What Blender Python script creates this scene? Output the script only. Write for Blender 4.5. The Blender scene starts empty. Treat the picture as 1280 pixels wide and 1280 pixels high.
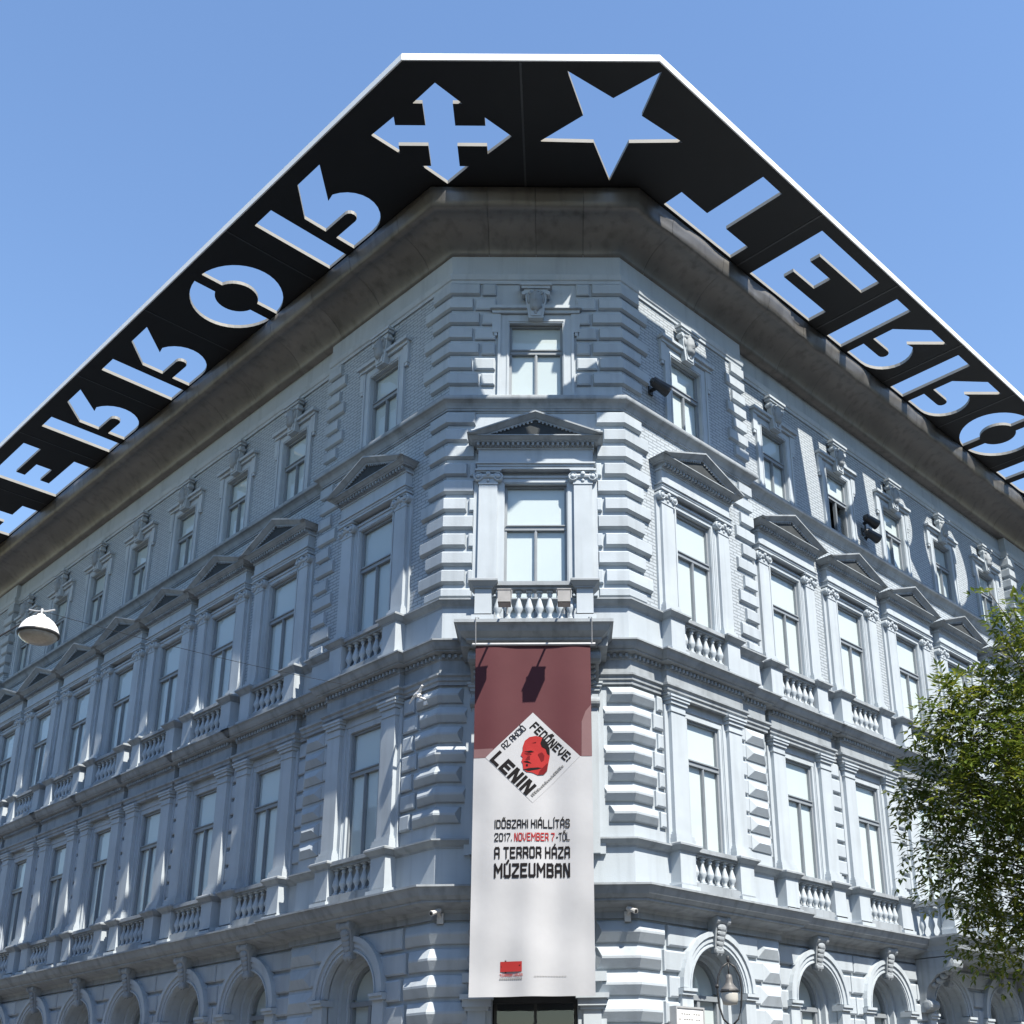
import bpy, bmesh, math, random
from mathutils import Vector, Matrix, noise
random.seed(7)
PI = math.pi
S2 = math.sqrt(0.5)
scene = bpy.context.scene
COL = scene.collection

# ------------------------------------------------------------------ camera
cam_d = bpy.data.cameras.new('camera')
cam = bpy.data.objects.new('camera', cam_d)
COL.objects.link(cam)
r_ = Vector((0.99956862, -0.024748, -0.01581514))
u_ = Vector((0.00648406, -0.3392457, 0.94067545))
f_ = Vector((0.02864505, 0.94037221, 0.33893889))
mw = Matrix((r_, u_, -f_)).transposed().to_4x4()
mw.translation = Vector((0.50338611, -20.26022767, 1.65))
cam.matrix_world = mw
cam_d.sensor_fit = 'HORIZONTAL'
cam_d.sensor_width = 36.0
cam_d.lens = 1455.773 / 1280 * 36.0
cam_d.shift_x = (640 - 744.987) / 1280
cam_d.shift_y = (867.79 - 640) / 1280
cam_d.clip_start = 0.1
cam_d.clip_end = 5000
scene.camera = cam

# ------------------------------------------------------------------ light
SUN = Vector((0.335, -0.483, 0.809)).normalized()
world = bpy.data.worlds.new('World')
scene.world = world
world.use_nodes = True
wn = world.node_tree
for n in list(wn.nodes):
    wn.nodes.remove(n)
wo = wn.nodes.new('ShaderNodeOutputWorld')
bg = wn.nodes.new('ShaderNodeBackground')
sky = wn.nodes.new('ShaderNodeTexSky')
sky.sky_type = 'NISHITA'
sky.sun_disc = False
sky.sun_elevation = math.asin(SUN.z)
sky.sun_rotation = math.atan2(SUN.x, SUN.y)
sky.altitude = 100
sky.air_density = 1.3
sky.dust_density = 0.2
sky.ozone_density = 1.6
bg.inputs['Strength'].default_value = 0.112
hs = wn.nodes.new('ShaderNodeHueSaturation')
hs.inputs['Saturation'].default_value = 1.1
hs.inputs['Hue'].default_value = 0.504
wn.links.new(sky.outputs[0], hs.inputs['Color'])
wn.links.new(hs.outputs[0], bg.inputs['Color'])
wn.links.new(bg.outputs[0], wo.inputs['Surface'])
sun_d = bpy.data.lights.new('sun', 'SUN')
sun_d.energy = 5.0
sun_d.angle = math.radians(0.53)
sun_d.color = (1.0, 0.925, 0.81)
sun = bpy.data.objects.new('sun', sun_d)
COL.objects.link(sun)
sun.rotation_euler = SUN.to_track_quat('Z', 'Y').to_euler()
scene.view_settings.view_transform = 'Standard'
scene.view_settings.look = 'None'
scene.view_settings.gamma = 1.0
scene.view_settings.use_curve_mapping = False
scene.view_settings.exposure = 1.15


# ------------------------------------------------------------------ materials
def nodes_of(name):
    m = bpy.data.materials.new(name)
    m.use_nodes = True
    nt = m.node_tree
    b = nt.nodes['Principled BSDF']
    return m, nt, b


def N(nt, kind, **kw):
    n = nt.nodes.new('ShaderNode' + kind)
    for k, v in kw.items():
        if k in n.inputs:
            n.inputs[k].default_value = v
        else:
            setattr(n, k, v)
    return n


def varied(name, col, rough=0.8, spec=0.3, amt=0.12, scale=1.2, bump=0.0, bscale=30, streak=0.0, metallic=0.0, brick=None, rand=0.0):
    """painted or stone surface: base colour with soft blotches, rain streaks and a fine relief"""
    m, nt, b = nodes_of(name)
    L = nt.links.new
    geo = N(nt, 'NewGeometry')
    nz = N(nt, 'TexNoise', Scale=scale, Detail=6.0, Roughness=0.6)
    L(geo.outputs['Position'], nz.inputs['Vector'])
    ramp = N(nt, 'MapRange')
    ramp.inputs['From Min'].default_value = 0.3
    ramp.inputs['From Max'].default_value = 0.7
    ramp.inputs['To Min'].default_value = 1 - amt
    ramp.inputs['To Max'].default_value = 1 + amt * 0.6
    L(nz.outputs['Fac'], ramp.inputs['Value'])
    last = ramp.outputs['Result']
    if streak:
        mp = N(nt, 'Mapping')
        mp.inputs['Scale'].default_value = (5.0, 5.0, 0.35)
        L(geo.outputs['Position'], mp.inputs['Vector'])
        n2 = N(nt, 'TexNoise', Scale=1.0, Detail=4.0)
        L(mp.outputs['Vector'], n2.inputs['Vector'])
        r2 = N(nt, 'MapRange')
        r2.inputs['From Min'].default_value = 0.5
        r2.inputs['From Max'].default_value = 0.75
        r2.inputs['To Min'].default_value = 1.0
        r2.inputs['To Max'].default_value = 1 - streak
        L(n2.outputs['Fac'], r2.inputs['Value'])
        mul = N(nt, 'Math', operation='MULTIPLY')
        L(last, mul.inputs[0])
        L(r2.outputs['Result'], mul.inputs[1])
        last = mul.outputs[0]
    if rand:
        oi = N(nt, 'ObjectInfo')
        r3 = N(nt, 'MapRange')
        r3.inputs['To Min'].default_value = 1 - rand
        r3.inputs['To Max'].default_value = 1 + rand * 0.5
        L(oi.outputs['Random'], r3.inputs['Value'])
        mul = N(nt, 'Math', operation='MULTIPLY')
        L(last, mul.inputs[0])
        L(r3.outputs['Result'], mul.inputs[1])
        last = mul.outputs[0]
    vm = N(nt, 'VectorMath', operation='SCALE')
    vm.inputs[0].default_value = col
    L(last, vm.inputs['Scale'])
    colour = vm.outputs['Vector']
    hsock = None
    if brick:
        tc = N(nt, 'TexCoord')
        mp = N(nt, 'Mapping')
        mp.inputs['Rotation'].default_value = (-PI / 2, 0, 0)
        L(tc.outputs['Object'], mp.inputs['Vector'])
        bt = N(nt, 'TexBrick')
        bt.inputs['Scale'].default_value = 1.0
        bt.inputs['Brick Width'].default_value = brick[0]
        bt.inputs['Row Height'].default_value = brick[1]
        bt.inputs['Mortar Size'].default_value = brick[2]
        bt.inputs['Mortar Smooth'].default_value = 0.2
        bt.inputs['Bias'].default_value = 0.0
        bt.inputs['Color1'].default_value = (1, 1, 1, 1)
        bt.inputs['Color2'].default_value = (0.96, 0.96, 0.96, 1)
        bt.inputs['Mortar'].default_value = (0.6, 0.6, 0.6, 1)
        L(mp.outputs['Vector'], bt.inputs['Vector'])
        mx = N(nt, 'VectorMath', operation='MULTIPLY')
        L(colour, mx.inputs[0])
        L(bt.outputs['Color'], mx.inputs[1])
        colour = mx.outputs['Vector']
        inv = N(nt, 'Math', operation='SUBTRACT')
        inv.inputs[0].default_value = 1.0
        L(bt.outputs['Fac'], inv.inputs[1])
        bp = N(nt, 'Bump')
        bp.inputs['Strength'].default_value = 0.9
        bp.inputs['Distance'].default_value = 0.012
        L(inv.outputs[0], bp.inputs['Height'])
        hsock = bp.outputs['Normal']
    L(colour, b.inputs['Base Color'])
    if bump:
        nb = N(nt, 'TexNoise', Scale=bscale, Detail=5.0)
        L(geo.outputs['Position'], nb.inputs['Vector'])
        b2 = N(nt, 'Bump')
        b2.inputs['Strength'].default_value = bump
        b2.inputs['Distance'].default_value = 0.01
        L(nb.outputs['Fac'], b2.inputs['Height'])
        if hsock:
            L(hsock, b2.inputs['Normal'])
        hsock = b2.outputs['Normal']
    if hsock:
        L(hsock, b.inputs['Normal'])
    b.inputs['Roughness'].default_value = rough
    b.inputs['Specular IOR Level'].default_value = spec
    b.inputs['Metallic'].default_value = metallic
    return m


def plain(name, col, rough=0.6, spec=0.3, metallic=0.0):
    return varied(name, col, rough, spec, amt=0.08, scale=3.0, metallic=metallic)


PAINT_COL = (0.346, 0.392, 0.434)
M = {}
M['paint'] = varied('painted_stucco', PAINT_COL, 0.75, 0.3, 0.10, 0.7, bump=0.25, bscale=45, streak=0.16)
M['block'] = varied('painted_stone', PAINT_COL, 0.72, 0.3, 0.10, 1.1, bump=0.25, bscale=40, streak=0.14, rand=0.10)
M['trim'] = varied('painted_trim', (0.358, 0.404, 0.445), 0.7, 0.3, 0.10, 1.2, bump=0.15, bscale=50, streak=0.16)
M['ledge'] = varied('darker_ledge', (0.255, 0.285, 0.312), 0.75, 0.3, 0.20, 1.6, bump=0.2, bscale=40, streak=0.32)  # wall paint in a darker tone, with stronger blotches and streaks
M['brick'] = varied('painted_brick', (0.346, 0.392, 0.434), 0.75, 0.3, 0.08, 0.9, streak=0.08, brick=(0.26, 0.075, 0.012))
M['frame'] = varied('window_paint', (0.20, 0.225, 0.25), 0.5, 0.4, 0.08, 3.0)
M['blind'] = varied('white_blind', (0.50, 0.545, 0.56), 0.8, 0.2, 0.03, 0.7, rand=0.06)
M['cove'] = varied('zinc_sheet', (0.142, 0.141, 0.138), 0.45, 0.5, 0.22, 0.8, bump=0.25, bscale=2.0, streak=0.35, rand=0.12, metallic=0.35)
M['black'] = varied('black_sheet', (0.008, 0.008, 0.009), 0.5, 0.25, 0.2, 0.8)
M['edge'] = varied('pale_sheet_edge', (0.24, 0.235, 0.22), 0.6, 0.3, 0.1, 2.0)
M['white'] = varied('white_fascia', (0.72, 0.73, 0.74), 0.45, 0.4, 0.05, 1.5)
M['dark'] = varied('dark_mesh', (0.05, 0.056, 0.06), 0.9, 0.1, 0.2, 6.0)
M['iron'] = varied('black_iron', (0.025, 0.027, 0.03), 0.45, 0.4, 0.2, 6.0)
M['alu'] = varied('grey_metal', (0.38, 0.39, 0.40), 0.4, 0.4, 0.1, 5.0, metallic=0.3)
M['lampwhite'] = varied('white_enamel', (0.82, 0.82, 0.80), 0.35, 0.5, 0.05, 5.0)
M['lens'] = varied('cloudy_lens', (0.36, 0.34, 0.29), 0.25, 0.6, 0.2, 14.0)
M['hood'] = varied('lamp_hood', (0.10, 0.10, 0.10), 0.5, 0.4, 0.2, 8.0)
M['cup'] = varied('frosted_cup', (0.42, 0.42, 0.40), 0.35, 0.5, 0.1, 8.0)
M['housing'] = varied('lamp_housing', (0.26, 0.26, 0.26), 0.5, 0.4, 0.15, 6.0)
M['camera_case'] = varied('camera_case', (0.48, 0.48, 0.47), 0.5, 0.3, 0.1, 6.0)
M['bark'] = varied('bark', (0.10, 0.078, 0.055), 0.9, 0.2, 0.3, 6.0, bump=0.6, bscale=14)
M['asphalt'] = varied('asphalt', (0.055, 0.055, 0.058), 0.9, 0.2, 0.2, 0.6, bump=0.4, bscale=60)
M['paving'] = varied('paving', (0.13, 0.125, 0.12), 0.85, 0.2, 0.15, 0.8, bump=0.3, bscale=30)
M['kerb'] = varied('kerb_stone', (0.30, 0.29, 0.275), 0.85, 0.2, 0.15, 2.0, bump=0.3)
M['roof'] = varied('roof_sheet', (0.12, 0.12, 0.12), 0.7, 0.3, 0.15, 1.0)
M['interior'] = varied('unlit_room', (0.014, 0.015, 0.017), 0.8, 0.2, 0.1, 1.0)


def glass_mat():
    m = bpy.data.materials.new('window_glass')
    m.use_nodes = True
    nt = m.node_tree
    for n in list(nt.nodes):
        nt.nodes.remove(n)
    out = N(nt, 'OutputMaterial')
    tr = N(nt, 'BsdfTransparent')
    tr.inputs['Color'].default_value = (0.93, 0.96, 0.96, 1)
    gl = N(nt, 'BsdfGlossy')
    gl.inputs['Roughness'].default_value = 0.03
    geo = N(nt, 'NewGeometry')
    dot = N(nt, 'VectorMath', operation='DOT_PRODUCT')
    nt.links.new(geo.outputs['Normal'], dot.inputs[0])
    nt.links.new(geo.outputs['Incoming'], dot.inputs[1])
    ab = N(nt, 'Math', operation='ABSOLUTE')
    nt.links.new(dot.outputs['Value'], ab.inputs[0])
    om = N(nt, 'Math', operation='SUBTRACT')
    om.inputs[0].default_value = 1.0
    nt.links.new(ab.outputs[0], om.inputs[1])
    pw = N(nt, 'Math', operation='POWER')
    pw.inputs[1].default_value = 5.0
    nt.links.new(om.outputs[0], pw.inputs[0])
    ma = N(nt, 'Math', operation='MULTIPLY_ADD')
    ma.inputs[1].default_value = 0.9
    ma.inputs[2].default_value = 0.07
    nt.links.new(pw.outputs[0], ma.inputs[0])
    mx = N(nt, 'MixShader')
    nt.links.new(ma.outputs[0], mx.inputs[0])
    nt.links.new(tr.outputs[0], mx.inputs[1])
    nt.links.new(gl.outputs[0], mx.inputs[2])
    nt.links.new(mx.outputs[0], out.inputs['Surface'])
    return m


M['glass'] = glass_mat()


# ------------------------------------------------------------------ mesh helpers
class MB:
    """collects polygons; x to the right, n outward (becomes -y), z up"""

    def __init__(s):
        s.v = []
        s.f = []
        s.m = []
        s.cm = 0

    def pt(s, x, n, z):
        s.v.append((x, -n, z))
        return len(s.v) - 1

    def face(s, idx):
        s.f.append(tuple(idx))
        s.m.append(s.cm)

    def quad(s, a, b, c, d):
        s.face([s.pt(*a), s.pt(*b), s.pt(*c), s.pt(*d)])

    def box(s, x0, x1, n0, n1, z0, z1):
        p = [s.pt(x, n, z) for z in (z0, z1) for n in (n0, n1) for x in (x0, x1)]
        for q in ((0, 1, 3, 2), (4, 6, 7, 5), (0, 4, 5, 1), (2, 3, 7, 6), (0, 2, 6, 4), (1, 5, 7, 3)):
            s.face([p[i] for i in q])

    def frustum(s, r0, n0, r1, n1):
        """from a rectangle (x0,x1,z0,z1) at depth n0 to another at depth n1"""
        a = [s.pt(x, n0, z) for x, z in ((r0[0], r0[2]), (r0[1], r0[2]), (r0[1], r0[3]), (r0[0], r0[3]))]
        b = [s.pt(x, n1, z) for x, z in ((r1[0], r1[2]), (r1[1], r1[2]), (r1[1], r1[3]), (r1[0], r1[3]))]
        s.face(b)
        for i in range(4):
            j = (i + 1) % 4
            s.face([a[i], a[j], b[j], b[i]])

    def prism(s, poly, n0, n1):
        """polygon in (x,z) pushed from depth n0 to n1"""
        a = [s.pt(x, n0, z) for x, z in poly]
        b = [s.pt(x, n1, z) for x, z in poly]
        s.face(a[::-1])
        s.face(b)
        k = len(poly)
        for i in range(k):
            j = (i + 1) % k
            s.face([a[i], a[j], b[j], b[i]])

    def bevel_prism(s, poly, n0, n1, c):
        """convex polygon in (x,z) with a bevelled front"""
        k = len(poly)
        cx = sum(p[0] for p in poly) / k
        cz = sum(p[1] for p in poly) / k
        ins = []
        for i in range(k):
            p0, p1, p2 = Vector(poly[i - 1]), Vector(poly[i]), Vector(poly[(i + 1) % k])
            d1 = (p1 - p0).normalized()
            d2 = (p2 - p1).normalized()
            n1_ = Vector((-d1.y, d1.x))
            n2_ = Vector((-d2.y, d2.x))
            if n1_.dot(Vector((cx, cz)) - p1) < 0:
                n1_ = -n1_
            if n2_.dot(Vector((cx, cz)) - p1) < 0:
                n2_ = -n2_
            mvec = (n1_ + n2_)
            mvec = mvec / max(0.3, 1 + n1_.dot(n2_))
            ins.append(p1 + mvec * c)
        a = [s.pt(x, n0, z) for x, z in poly]
        b = [s.pt(x, n1 - c * 0.6, z) for x, z in poly]
        d = [s.pt(p.x, n1, p.y) for p in ins]
        s.face(d)
        for i in range(k):
            j = (i + 1) % k
            s.face([a[i], a[j], b[j], b[i]])
            s.face([b[i], b[j], d[j], d[i]])

    def hip(s, x0, x1, z0, z1, n0, n1, inset):
        """block with a hipped front: short ridge along x"""
        zm = (z0 + z1) / 2
        b0 = n0 + 0.025
        self = s
        a = [s.pt(x, n0 - 0.03, z) for x, z in ((x0, z0), (x1, z0), (x1, z1), (x0, z1))]
        b = [s.pt(x, b0, z) for x, z in ((x0, z0), (x1, z0), (x1, z1), (x0, z1))]
        r0 = s.pt(x0 + inset, n1, zm)
        r1 = s.pt(x1 - inset, n1, zm)
        for i in range(4):
            j = (i + 1) % 4
            s.face([a[i], a[j], b[j], b[i]])
        s.face([b[0], b[1], r1, r0])
        s.face([b[1], b[2], r1])
        s.face([b[2], b[3], r0, r1])
        s.face([b[3], b[0], r0])

    def lathe(s, prof, cx, cn, cz, seg=12, axis='z'):
        """profile [(radius, height)] turned round an axis"""
        rings = []
        for r, h in prof:
            ring = []
            for i in range(seg):
                a = 2 * PI * i / seg
                ca, sa = r * math.cos(a), r * math.sin(a)
                if axis == 'z':
                    ring.append(s.pt(cx + ca, cn + sa, cz + h))
                elif axis == 'n':
                    ring.append(s.pt(cx + ca, cn + h, cz + sa))
                else:
                    ring.append(s.pt(cx + h, cn + ca, cz + sa))
            rings.append(ring)
        for a, b in zip(rings, rings[1:]):
            for i in range(seg):
                j = (i + 1) % seg
                s.face([a[i], a[j], b[j], b[i]])
        s.face(rings[0][::-1])
        s.face(rings[-1])

    def tube(s, pts, r, seg=8):
        """round bar along world points given as (x,n,z); r may be a list"""
        P = [Vector(p) for p in pts]
        k = len(P)
        R = r if isinstance(r, (list, tuple)) else [r] * k
        rings = []
        ref = Vector((0.13, 0.21, 1)).normalized()
        for i in range(k):
            d = (P[min(i + 1, k - 1)] - P[max(i - 1, 0)]).normalized()
            if abs(d.dot(ref)) > 0.95:
                ref = Vector((1, 0.1, 0.05)).normalized()
            a = d.cross(ref).normalized()
            b = d.cross(a)
            rings.append([s.pt(*(P[i] + (a * math.cos(2 * PI * q / seg) + b * math.sin(2 * PI * q / seg)) * R[i])) for q in range(seg)])
        for a, b in zip(rings, rings[1:]):
            for i in range(seg):
                j = (i + 1) % seg
                s.face([a[i], a[j], b[j], b[i]])
        s.face(rings[0][::-1])
        s.face(rings[-1])

    def ball(s, c, rad, seg=10, rings=7, fn=None):
        idx = []
        for i in range(rings + 1):
            th = PI * i / rings
            ring = []
            for j in range(seg):
                ph = 2 * PI * j / seg
                d = (math.sin(th) * math.cos(ph), math.sin(th) * math.sin(ph), math.cos(th))
                k = fn(*d) if fn else 1.0
                ring.append(s.pt(c[0] + rad[0] * d[0] * k, c[1] + rad[1] * d[1] * k, c[2] + rad[2] * d[2] * k))
            idx.append(ring)
        for a, b in zip(idx, idx[1:]):
            for i in range(seg):
                j = (i + 1) % seg
                s.face([a[i], b[i], b[j], a[j]])

    def arch_ring(s, cx, cz, r0, r1, n0, n1, a0=0.0, a1=PI, seg=20):
        A = []
        for i in range(seg + 1):
            a = a0 + (a1 - a0) * i / seg
            c, si = math.cos(a), math.sin(a)
            A.append([s.pt(cx + r * c, n, cz + r * si) for r, n in ((r0, n0), (r0, n1), (r1, n1), (r1, n0))])
        for p, q in zip(A, A[1:]):
            for i in range(4):
                j = (i + 1) % 4
                s.face([p[i], p[j], q[j], q[i]])
        s.face(A[0])
        s.face(A[-1][::-1])

    def mesh(s, name, mats, smooth=False):
        me = bpy.data.meshes.new(name)
        me.from_pydata(s.v, [], s.f)
        for mm in (mats if isinstance(mats, (list, tuple)) else [mats]):
            me.materials.append(M[mm])
        if len(me.materials) > 1:
            me.polygons.foreach_set('material_index', s.m)
        bm = bmesh.new()
        bm.from_mesh(me)
        bmesh.ops.remove_doubles(bm, verts=bm.verts, dist=0.0004)
        bmesh.ops.recalc_face_normals(bm, faces=bm.faces)
        bm.to_mesh(me)
        bm.free()
        if smooth:
            me.polygons.foreach_set('use_smooth', [True] * len(me.polygons))
        me.update()
        return me

    def obj(s, name, mats, parent=None, smooth=False, where=None):
        o = bpy.data.objects.new(name, s.mesh(name, mats, smooth))
        COL.objects.link(o)
        o.parent = parent
        if where:
            put(o, *where)
        return o


# ------------------------------------------------------------------ facade frames
HW = 1.76                      # half width of the cut-off corner
ANG = {'L': -PI / 4, 'R': PI / 4, 'C': 0.0}
ORG = {'L': (-HW, 0.0), 'R': (HW, 0.0), 'C': (0.0, 0.0)}
SGN = {'L': -1, 'R': 1, 'C': 1}
STEP = {'L': -0.124, 'R': -0.207, 'C': 0.0}   # main walls set back behind the corner bays


def plan(side, t, n):
    """plan position of a point t along a facade (away from the corner) and n in front of it"""
    a = ANG[side]
    x = SGN[side] * t
    y = -n
    return (ORG[side][0] + x * math.cos(a) - y * math.sin(a), ORG[side][1] + x * math.sin(a) + y * math.cos(a))


def put(o, side, t, n=0.0, z=0.0):
    x, y = plan(side, t, n)
    o.location = (x, y, z)
    o.rotation_euler = (0, 0, ANG[side])


CACHE = {}


def shared(key, builder, mats, smooth=False):
    if key not in CACHE:
        mb = MB()
        builder(mb)
        CACHE[key] = mb.mesh(key, mats, smooth)
    return CACHE[key]


def inst(name, mesh, parent, side=None, t=0, n=0, z=0, loc=None, rot=None):
    o = bpy.data.objects.new(name, mesh)
    COL.objects.link(o)
    o.parent = parent
    if side:
        put(o, side, t, n, z)
    if loc:
        o.location = loc
    if rot:
        o.rotation_euler = rot
    return o


def tag(o, label, cat=None, group=None, kind=None):
    if label:
        o['label'] = label
    if cat:
        o['category'] = cat
    if group:
        o['group'] = group
    if kind:
        o['kind'] = kind
    return o


def empty(name, loc=(0, 0, 0)):
    o = bpy.data.objects.new(name, None)
    COL.objects.link(o)
    o.location = loc
    return o


def sweep(name, path, prof, mats, parent, taper=0.0, smooth=False, wob=None, caps=True):
    """profile [(n, z)] carried along a plan path (outward is on the right of travel), mitred at the corners"""
    k = len(path)
    P = [Vector(p) for p in path]
    rings = []
    mb = MB()
    for i in range(k):
        d0 = (P[i] - P[i - 1]).normalized() if i > 0 else None
        d1 = (P[i + 1] - P[i]).normalized() if i < k - 1 else None
        if d0 is None:
            d0 = d1
        if d1 is None:
            d1 = d0
        n0 = Vector((d0.y, -d0.x))
        n1 = Vector((d1.y, -d1.x))
        mit = (n0 + n1) / max(0.25, 1 + n0.dot(n1))
        ring = []
        for j, (n, z) in enumerate(prof):
            q = P[i] + mit * n
            if taper and i == 0:
                q = q + d1 * max(0, n) * taper
            if taper and i == k - 1:
                q = q - d0 * max(0, n) * taper
            zz = z
            if wob:
                w = wob(q.x, q.y, z, j)
                q = q + mit * w
            ring.append(len(mb.v))
            mb.v.append((q.x, q.y, zz))
        rings.append(ring)
    kk = len(prof)
    for a, b in zip(rings, rings[1:]):
        for j in range(kk - 1):
            mb.face([a[j], b[j], b[j + 1], a[j + 1]])
    if caps:
        mb.face(rings[0])
        mb.face(rings[-1][::-1])
    return mb.obj(name, mats, parent, smooth)


# ------------------------------------------------------------------ layout of the facades
LB, RB = 4.35, 4.2              # where the corner bays end
LE, RE = 22.9, 18.3             # where the end bays begin
LFAR, RFAR = 27.6, 25.0
WIN = {'L': [2.24] + [5.95 + 2.64 * k for k in range(7)] + [25.1],
       'R': [2.09] + [5.70 + 2.80 * k for k in range(5)] + [20.4, 23.2]}
EDGE = {'L': (LB, LE, LFAR), 'R': (RB, RE, RFAR)}


def wall_n(side, t):
    if side == 'C':
        return 0.0
    b, e, f = EDGE[side]
    return STEP[side] if b < t < e else 0.0


def outline(res=None, half=1.15, proud=0.12):
    """plan path of the whole street front from far left to far right; res adds a break forward at each window"""
    pts = []
    for side in ('L', 'R'):
        b, e, f = EDGE[side]
        seq = [(0.0, 0.0), (b, 0.0), (b, STEP[side]), (e, STEP[side]), (e, 0.0), (f, 0.0)]
        if res:
            ext = []
            for i, (t, n) in enumerate(seq[:-1]):
                t2, n2 = seq[i + 1]
                ext.append((t, n))
                if t2 - t > 0.5:
                    for c in WIN[side]:
                        if t + half < c < t2 - half + 0.2 and c + half < f:
                            ext += [(c - half, n), (c - half, n + proud), (c + half, n + proud), (c + half, n)]
            ext.append(seq[-1])
            seq = ext
        w = [plan(side, t, n) for t, n in seq]
        pts.append(w[::-1] if side == 'L' else w)
    return pts[0] + pts[1]


B = empty('museum_building')
tag(B, 'pale blue grey corner palace with four storeys under a black cut-out canopy', 'building')

# ------------------------------------------------------------------ ground
g = MB()
g.box(-400, 400, -500, 300, -0.5, -0.16)
ground = g.obj('ground', 'asphalt')
tag(ground, None, kind='structure')


def pavement_outline(off):
    c = off * math.tan(PI / 8)
    return [plan('L', 60, off), (-HW - c, -off), (HW + c, -off), plan('R', 60, off)]


pv = MB()
po = pavement_outline(9.6)
pi_ = pavement_outline(-0.3)
for i in range(3):
    a, b, c, d = po[i], po[i + 1], pi_[i + 1], pi_[i]
    top = [len(pv.v) + k for k in range(4)]
    pv.v += [(a[0], a[1], 0), (b[0], b[1], 0), (c[0], c[1], 0), (d[0], d[1], 0)]
    pv.face(top)
tag(pv.obj('pavement', 'paving'), None, kind='structure')
kb = sweep('kerb', pavement_outline(9.6), [(0.0, -0.16), (0.16, -0.16), (0.16, -0.02), (0.14, 0.004), (0.0, 0.004)], 'kerb', None)
tag(kb, None, kind='structure')


# ------------------------------------------------------------------ walls
def wall(side, t0, t1, z0, z1, openings, mat, depth=0.32, n=None):
    """front skin with openings [(centre, width, sill, head, arched)] and their reveals, in facade coordinates"""
    s = SGN[side]
    nn = wall_n(side, (t0 + t1) / 2) if n is None else n
    mb = MB()
    plainm = 1 if mat == 'brick' else 0
    xs0, xs1 = (t0, t1) if s > 0 else (-t1, -t0)
    ops = []
    for (c, w, a, b, arch) in openings:
        x = s * c
        ops.append((x - w / 2, x + w / 2, a, b, arch))
    ops.sort()
    cur = xs0
    for (a, b, lo, hi, arch) in ops:
        mb.quad((cur, nn, z0), (a, nn, z0), (a, nn, z1), (cur, nn, z1))
        if lo > z0:
            mb.quad((a, nn, z0), (b, nn, z0), (b, nn, lo), (a, nn, lo))
            mb.cm = plainm
            mb.quad((a, nn, lo), (b, nn, lo), (b, nn - depth, lo), (a, nn - depth, lo))
        mb.cm = plainm
        mb.quad((a, nn, lo), (a, nn - depth, lo), (a, nn - depth, hi), (a, nn, hi))
        mb.quad((b, nn, lo), (b, nn, hi), (b, nn - depth, hi), (b, nn - depth, lo))
        if not arch:
            mb.cm = 0
            mb.quad((a, nn, hi), (b, nn, hi), (b, nn, z1), (a, nn, z1))
            mb.cm = plainm
            mb.quad((a, nn, hi), (a, nn - depth, hi), (b, nn - depth, hi), (b, nn, hi))
            mb.cm = 0
        else:
            mb.cm = 0
            r = (b - a) / 2
            cx = (a + b) / 2
            seg = 20
            pr = [(cx - r * math.cos(PI * i / seg), hi + r * math.sin(PI * i / seg)) for i in range(seg + 1)]
            for p, q in zip(pr, pr[1:]):
                mb.quad((p[0], nn, p[1]), (q[0], nn, q[1]), (q[0], nn, z1), (p[0], nn, z1))
                mb.quad((p[0], nn, p[1]), (p[0], nn - depth, p[1]), (q[0], nn - depth, q[1]), (q[0], nn, q[1]))
        cur = b
    mb.quad((cur, nn, z0), (xs1, nn, z0), (xs1, nn, z1), (cur, nn, z1))
    for x in (xs0, xs1):       # returns at the breaks of the wall
        mb.quad((x, nn, z0), (x, nn - 0.3, z0), (x, nn - 0.3, z1), (x, nn, z1))
    mb.cm = 0
    o = mb.obj('wall', [mat, 'paint'] if mat == 'brick' else mat, B)
    put(o, side, 0, 0, 0)
    return o


FL = [  # z0, z1, width, sill, head, arched, material
    (0.0, 5.0, 1.54, 1.2, 3.72, True, 'paint'),
    (5.0, 9.96, 1.0, 6.29, 8.84, False, 'paint'),
    (9.96, 10.80, 0, 0, 0, False, 'paint'),
    (10.80, 15.06, 1.12, 10.86, 13.36, False, 'brick'),
    (15.06, 18.9, 1.0, 15.40, 17.16, False, 'brick')]
for side in ('L', 'R'):
    b, e, f = EDGE[side]
    for (z0, z1, w, lo, hi, arch, mat) in FL:
        for t0, t1 in ((0.0, b), (b, e), (e, f)):
            ops = [(c, w, lo, hi, arch) for c in WIN[side] if t0 < c < t1 and w]
            wall(side, t0, t1, z0, z1, ops, mat, 0.55 if arch else 0.32)
# the cut-off corner
wall('C', -HW, HW, 0.0, 5.0, [(0.0, 1.44, 0.0, 3.56, False)], 'paint')
wall('C', -HW, HW, 5.0, 9.96, [(0.0, 1.2, 6.0, 8.84, False)], 'paint')
wall('C', -HW, HW, 9.96, 15.06, [(0.0, 1.22, 10.2, 13.37, False)], 'paint')
wall('C', -HW, HW, 15.06, 18.9, [(0.0, 1.1, 15.40, 17.18, False)], 'paint')
# roof behind the parapet
rf = MB()
ol = [plan('L', LFAR, 0.5), (-HW - 0.2, -0.5), (HW + 0.2, -0.5), plan('R', RFAR, 0.5), plan('R', RFAR, -14), (0, 18), plan('L', LFAR, -14)]
a = [len(rf.v) + i for i in range(len(ol))]
rf.v += [(p[0], p[1], 19.8) for p in ol]
rf.face(a)
rf.obj('roof', 'roof', B)
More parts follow.
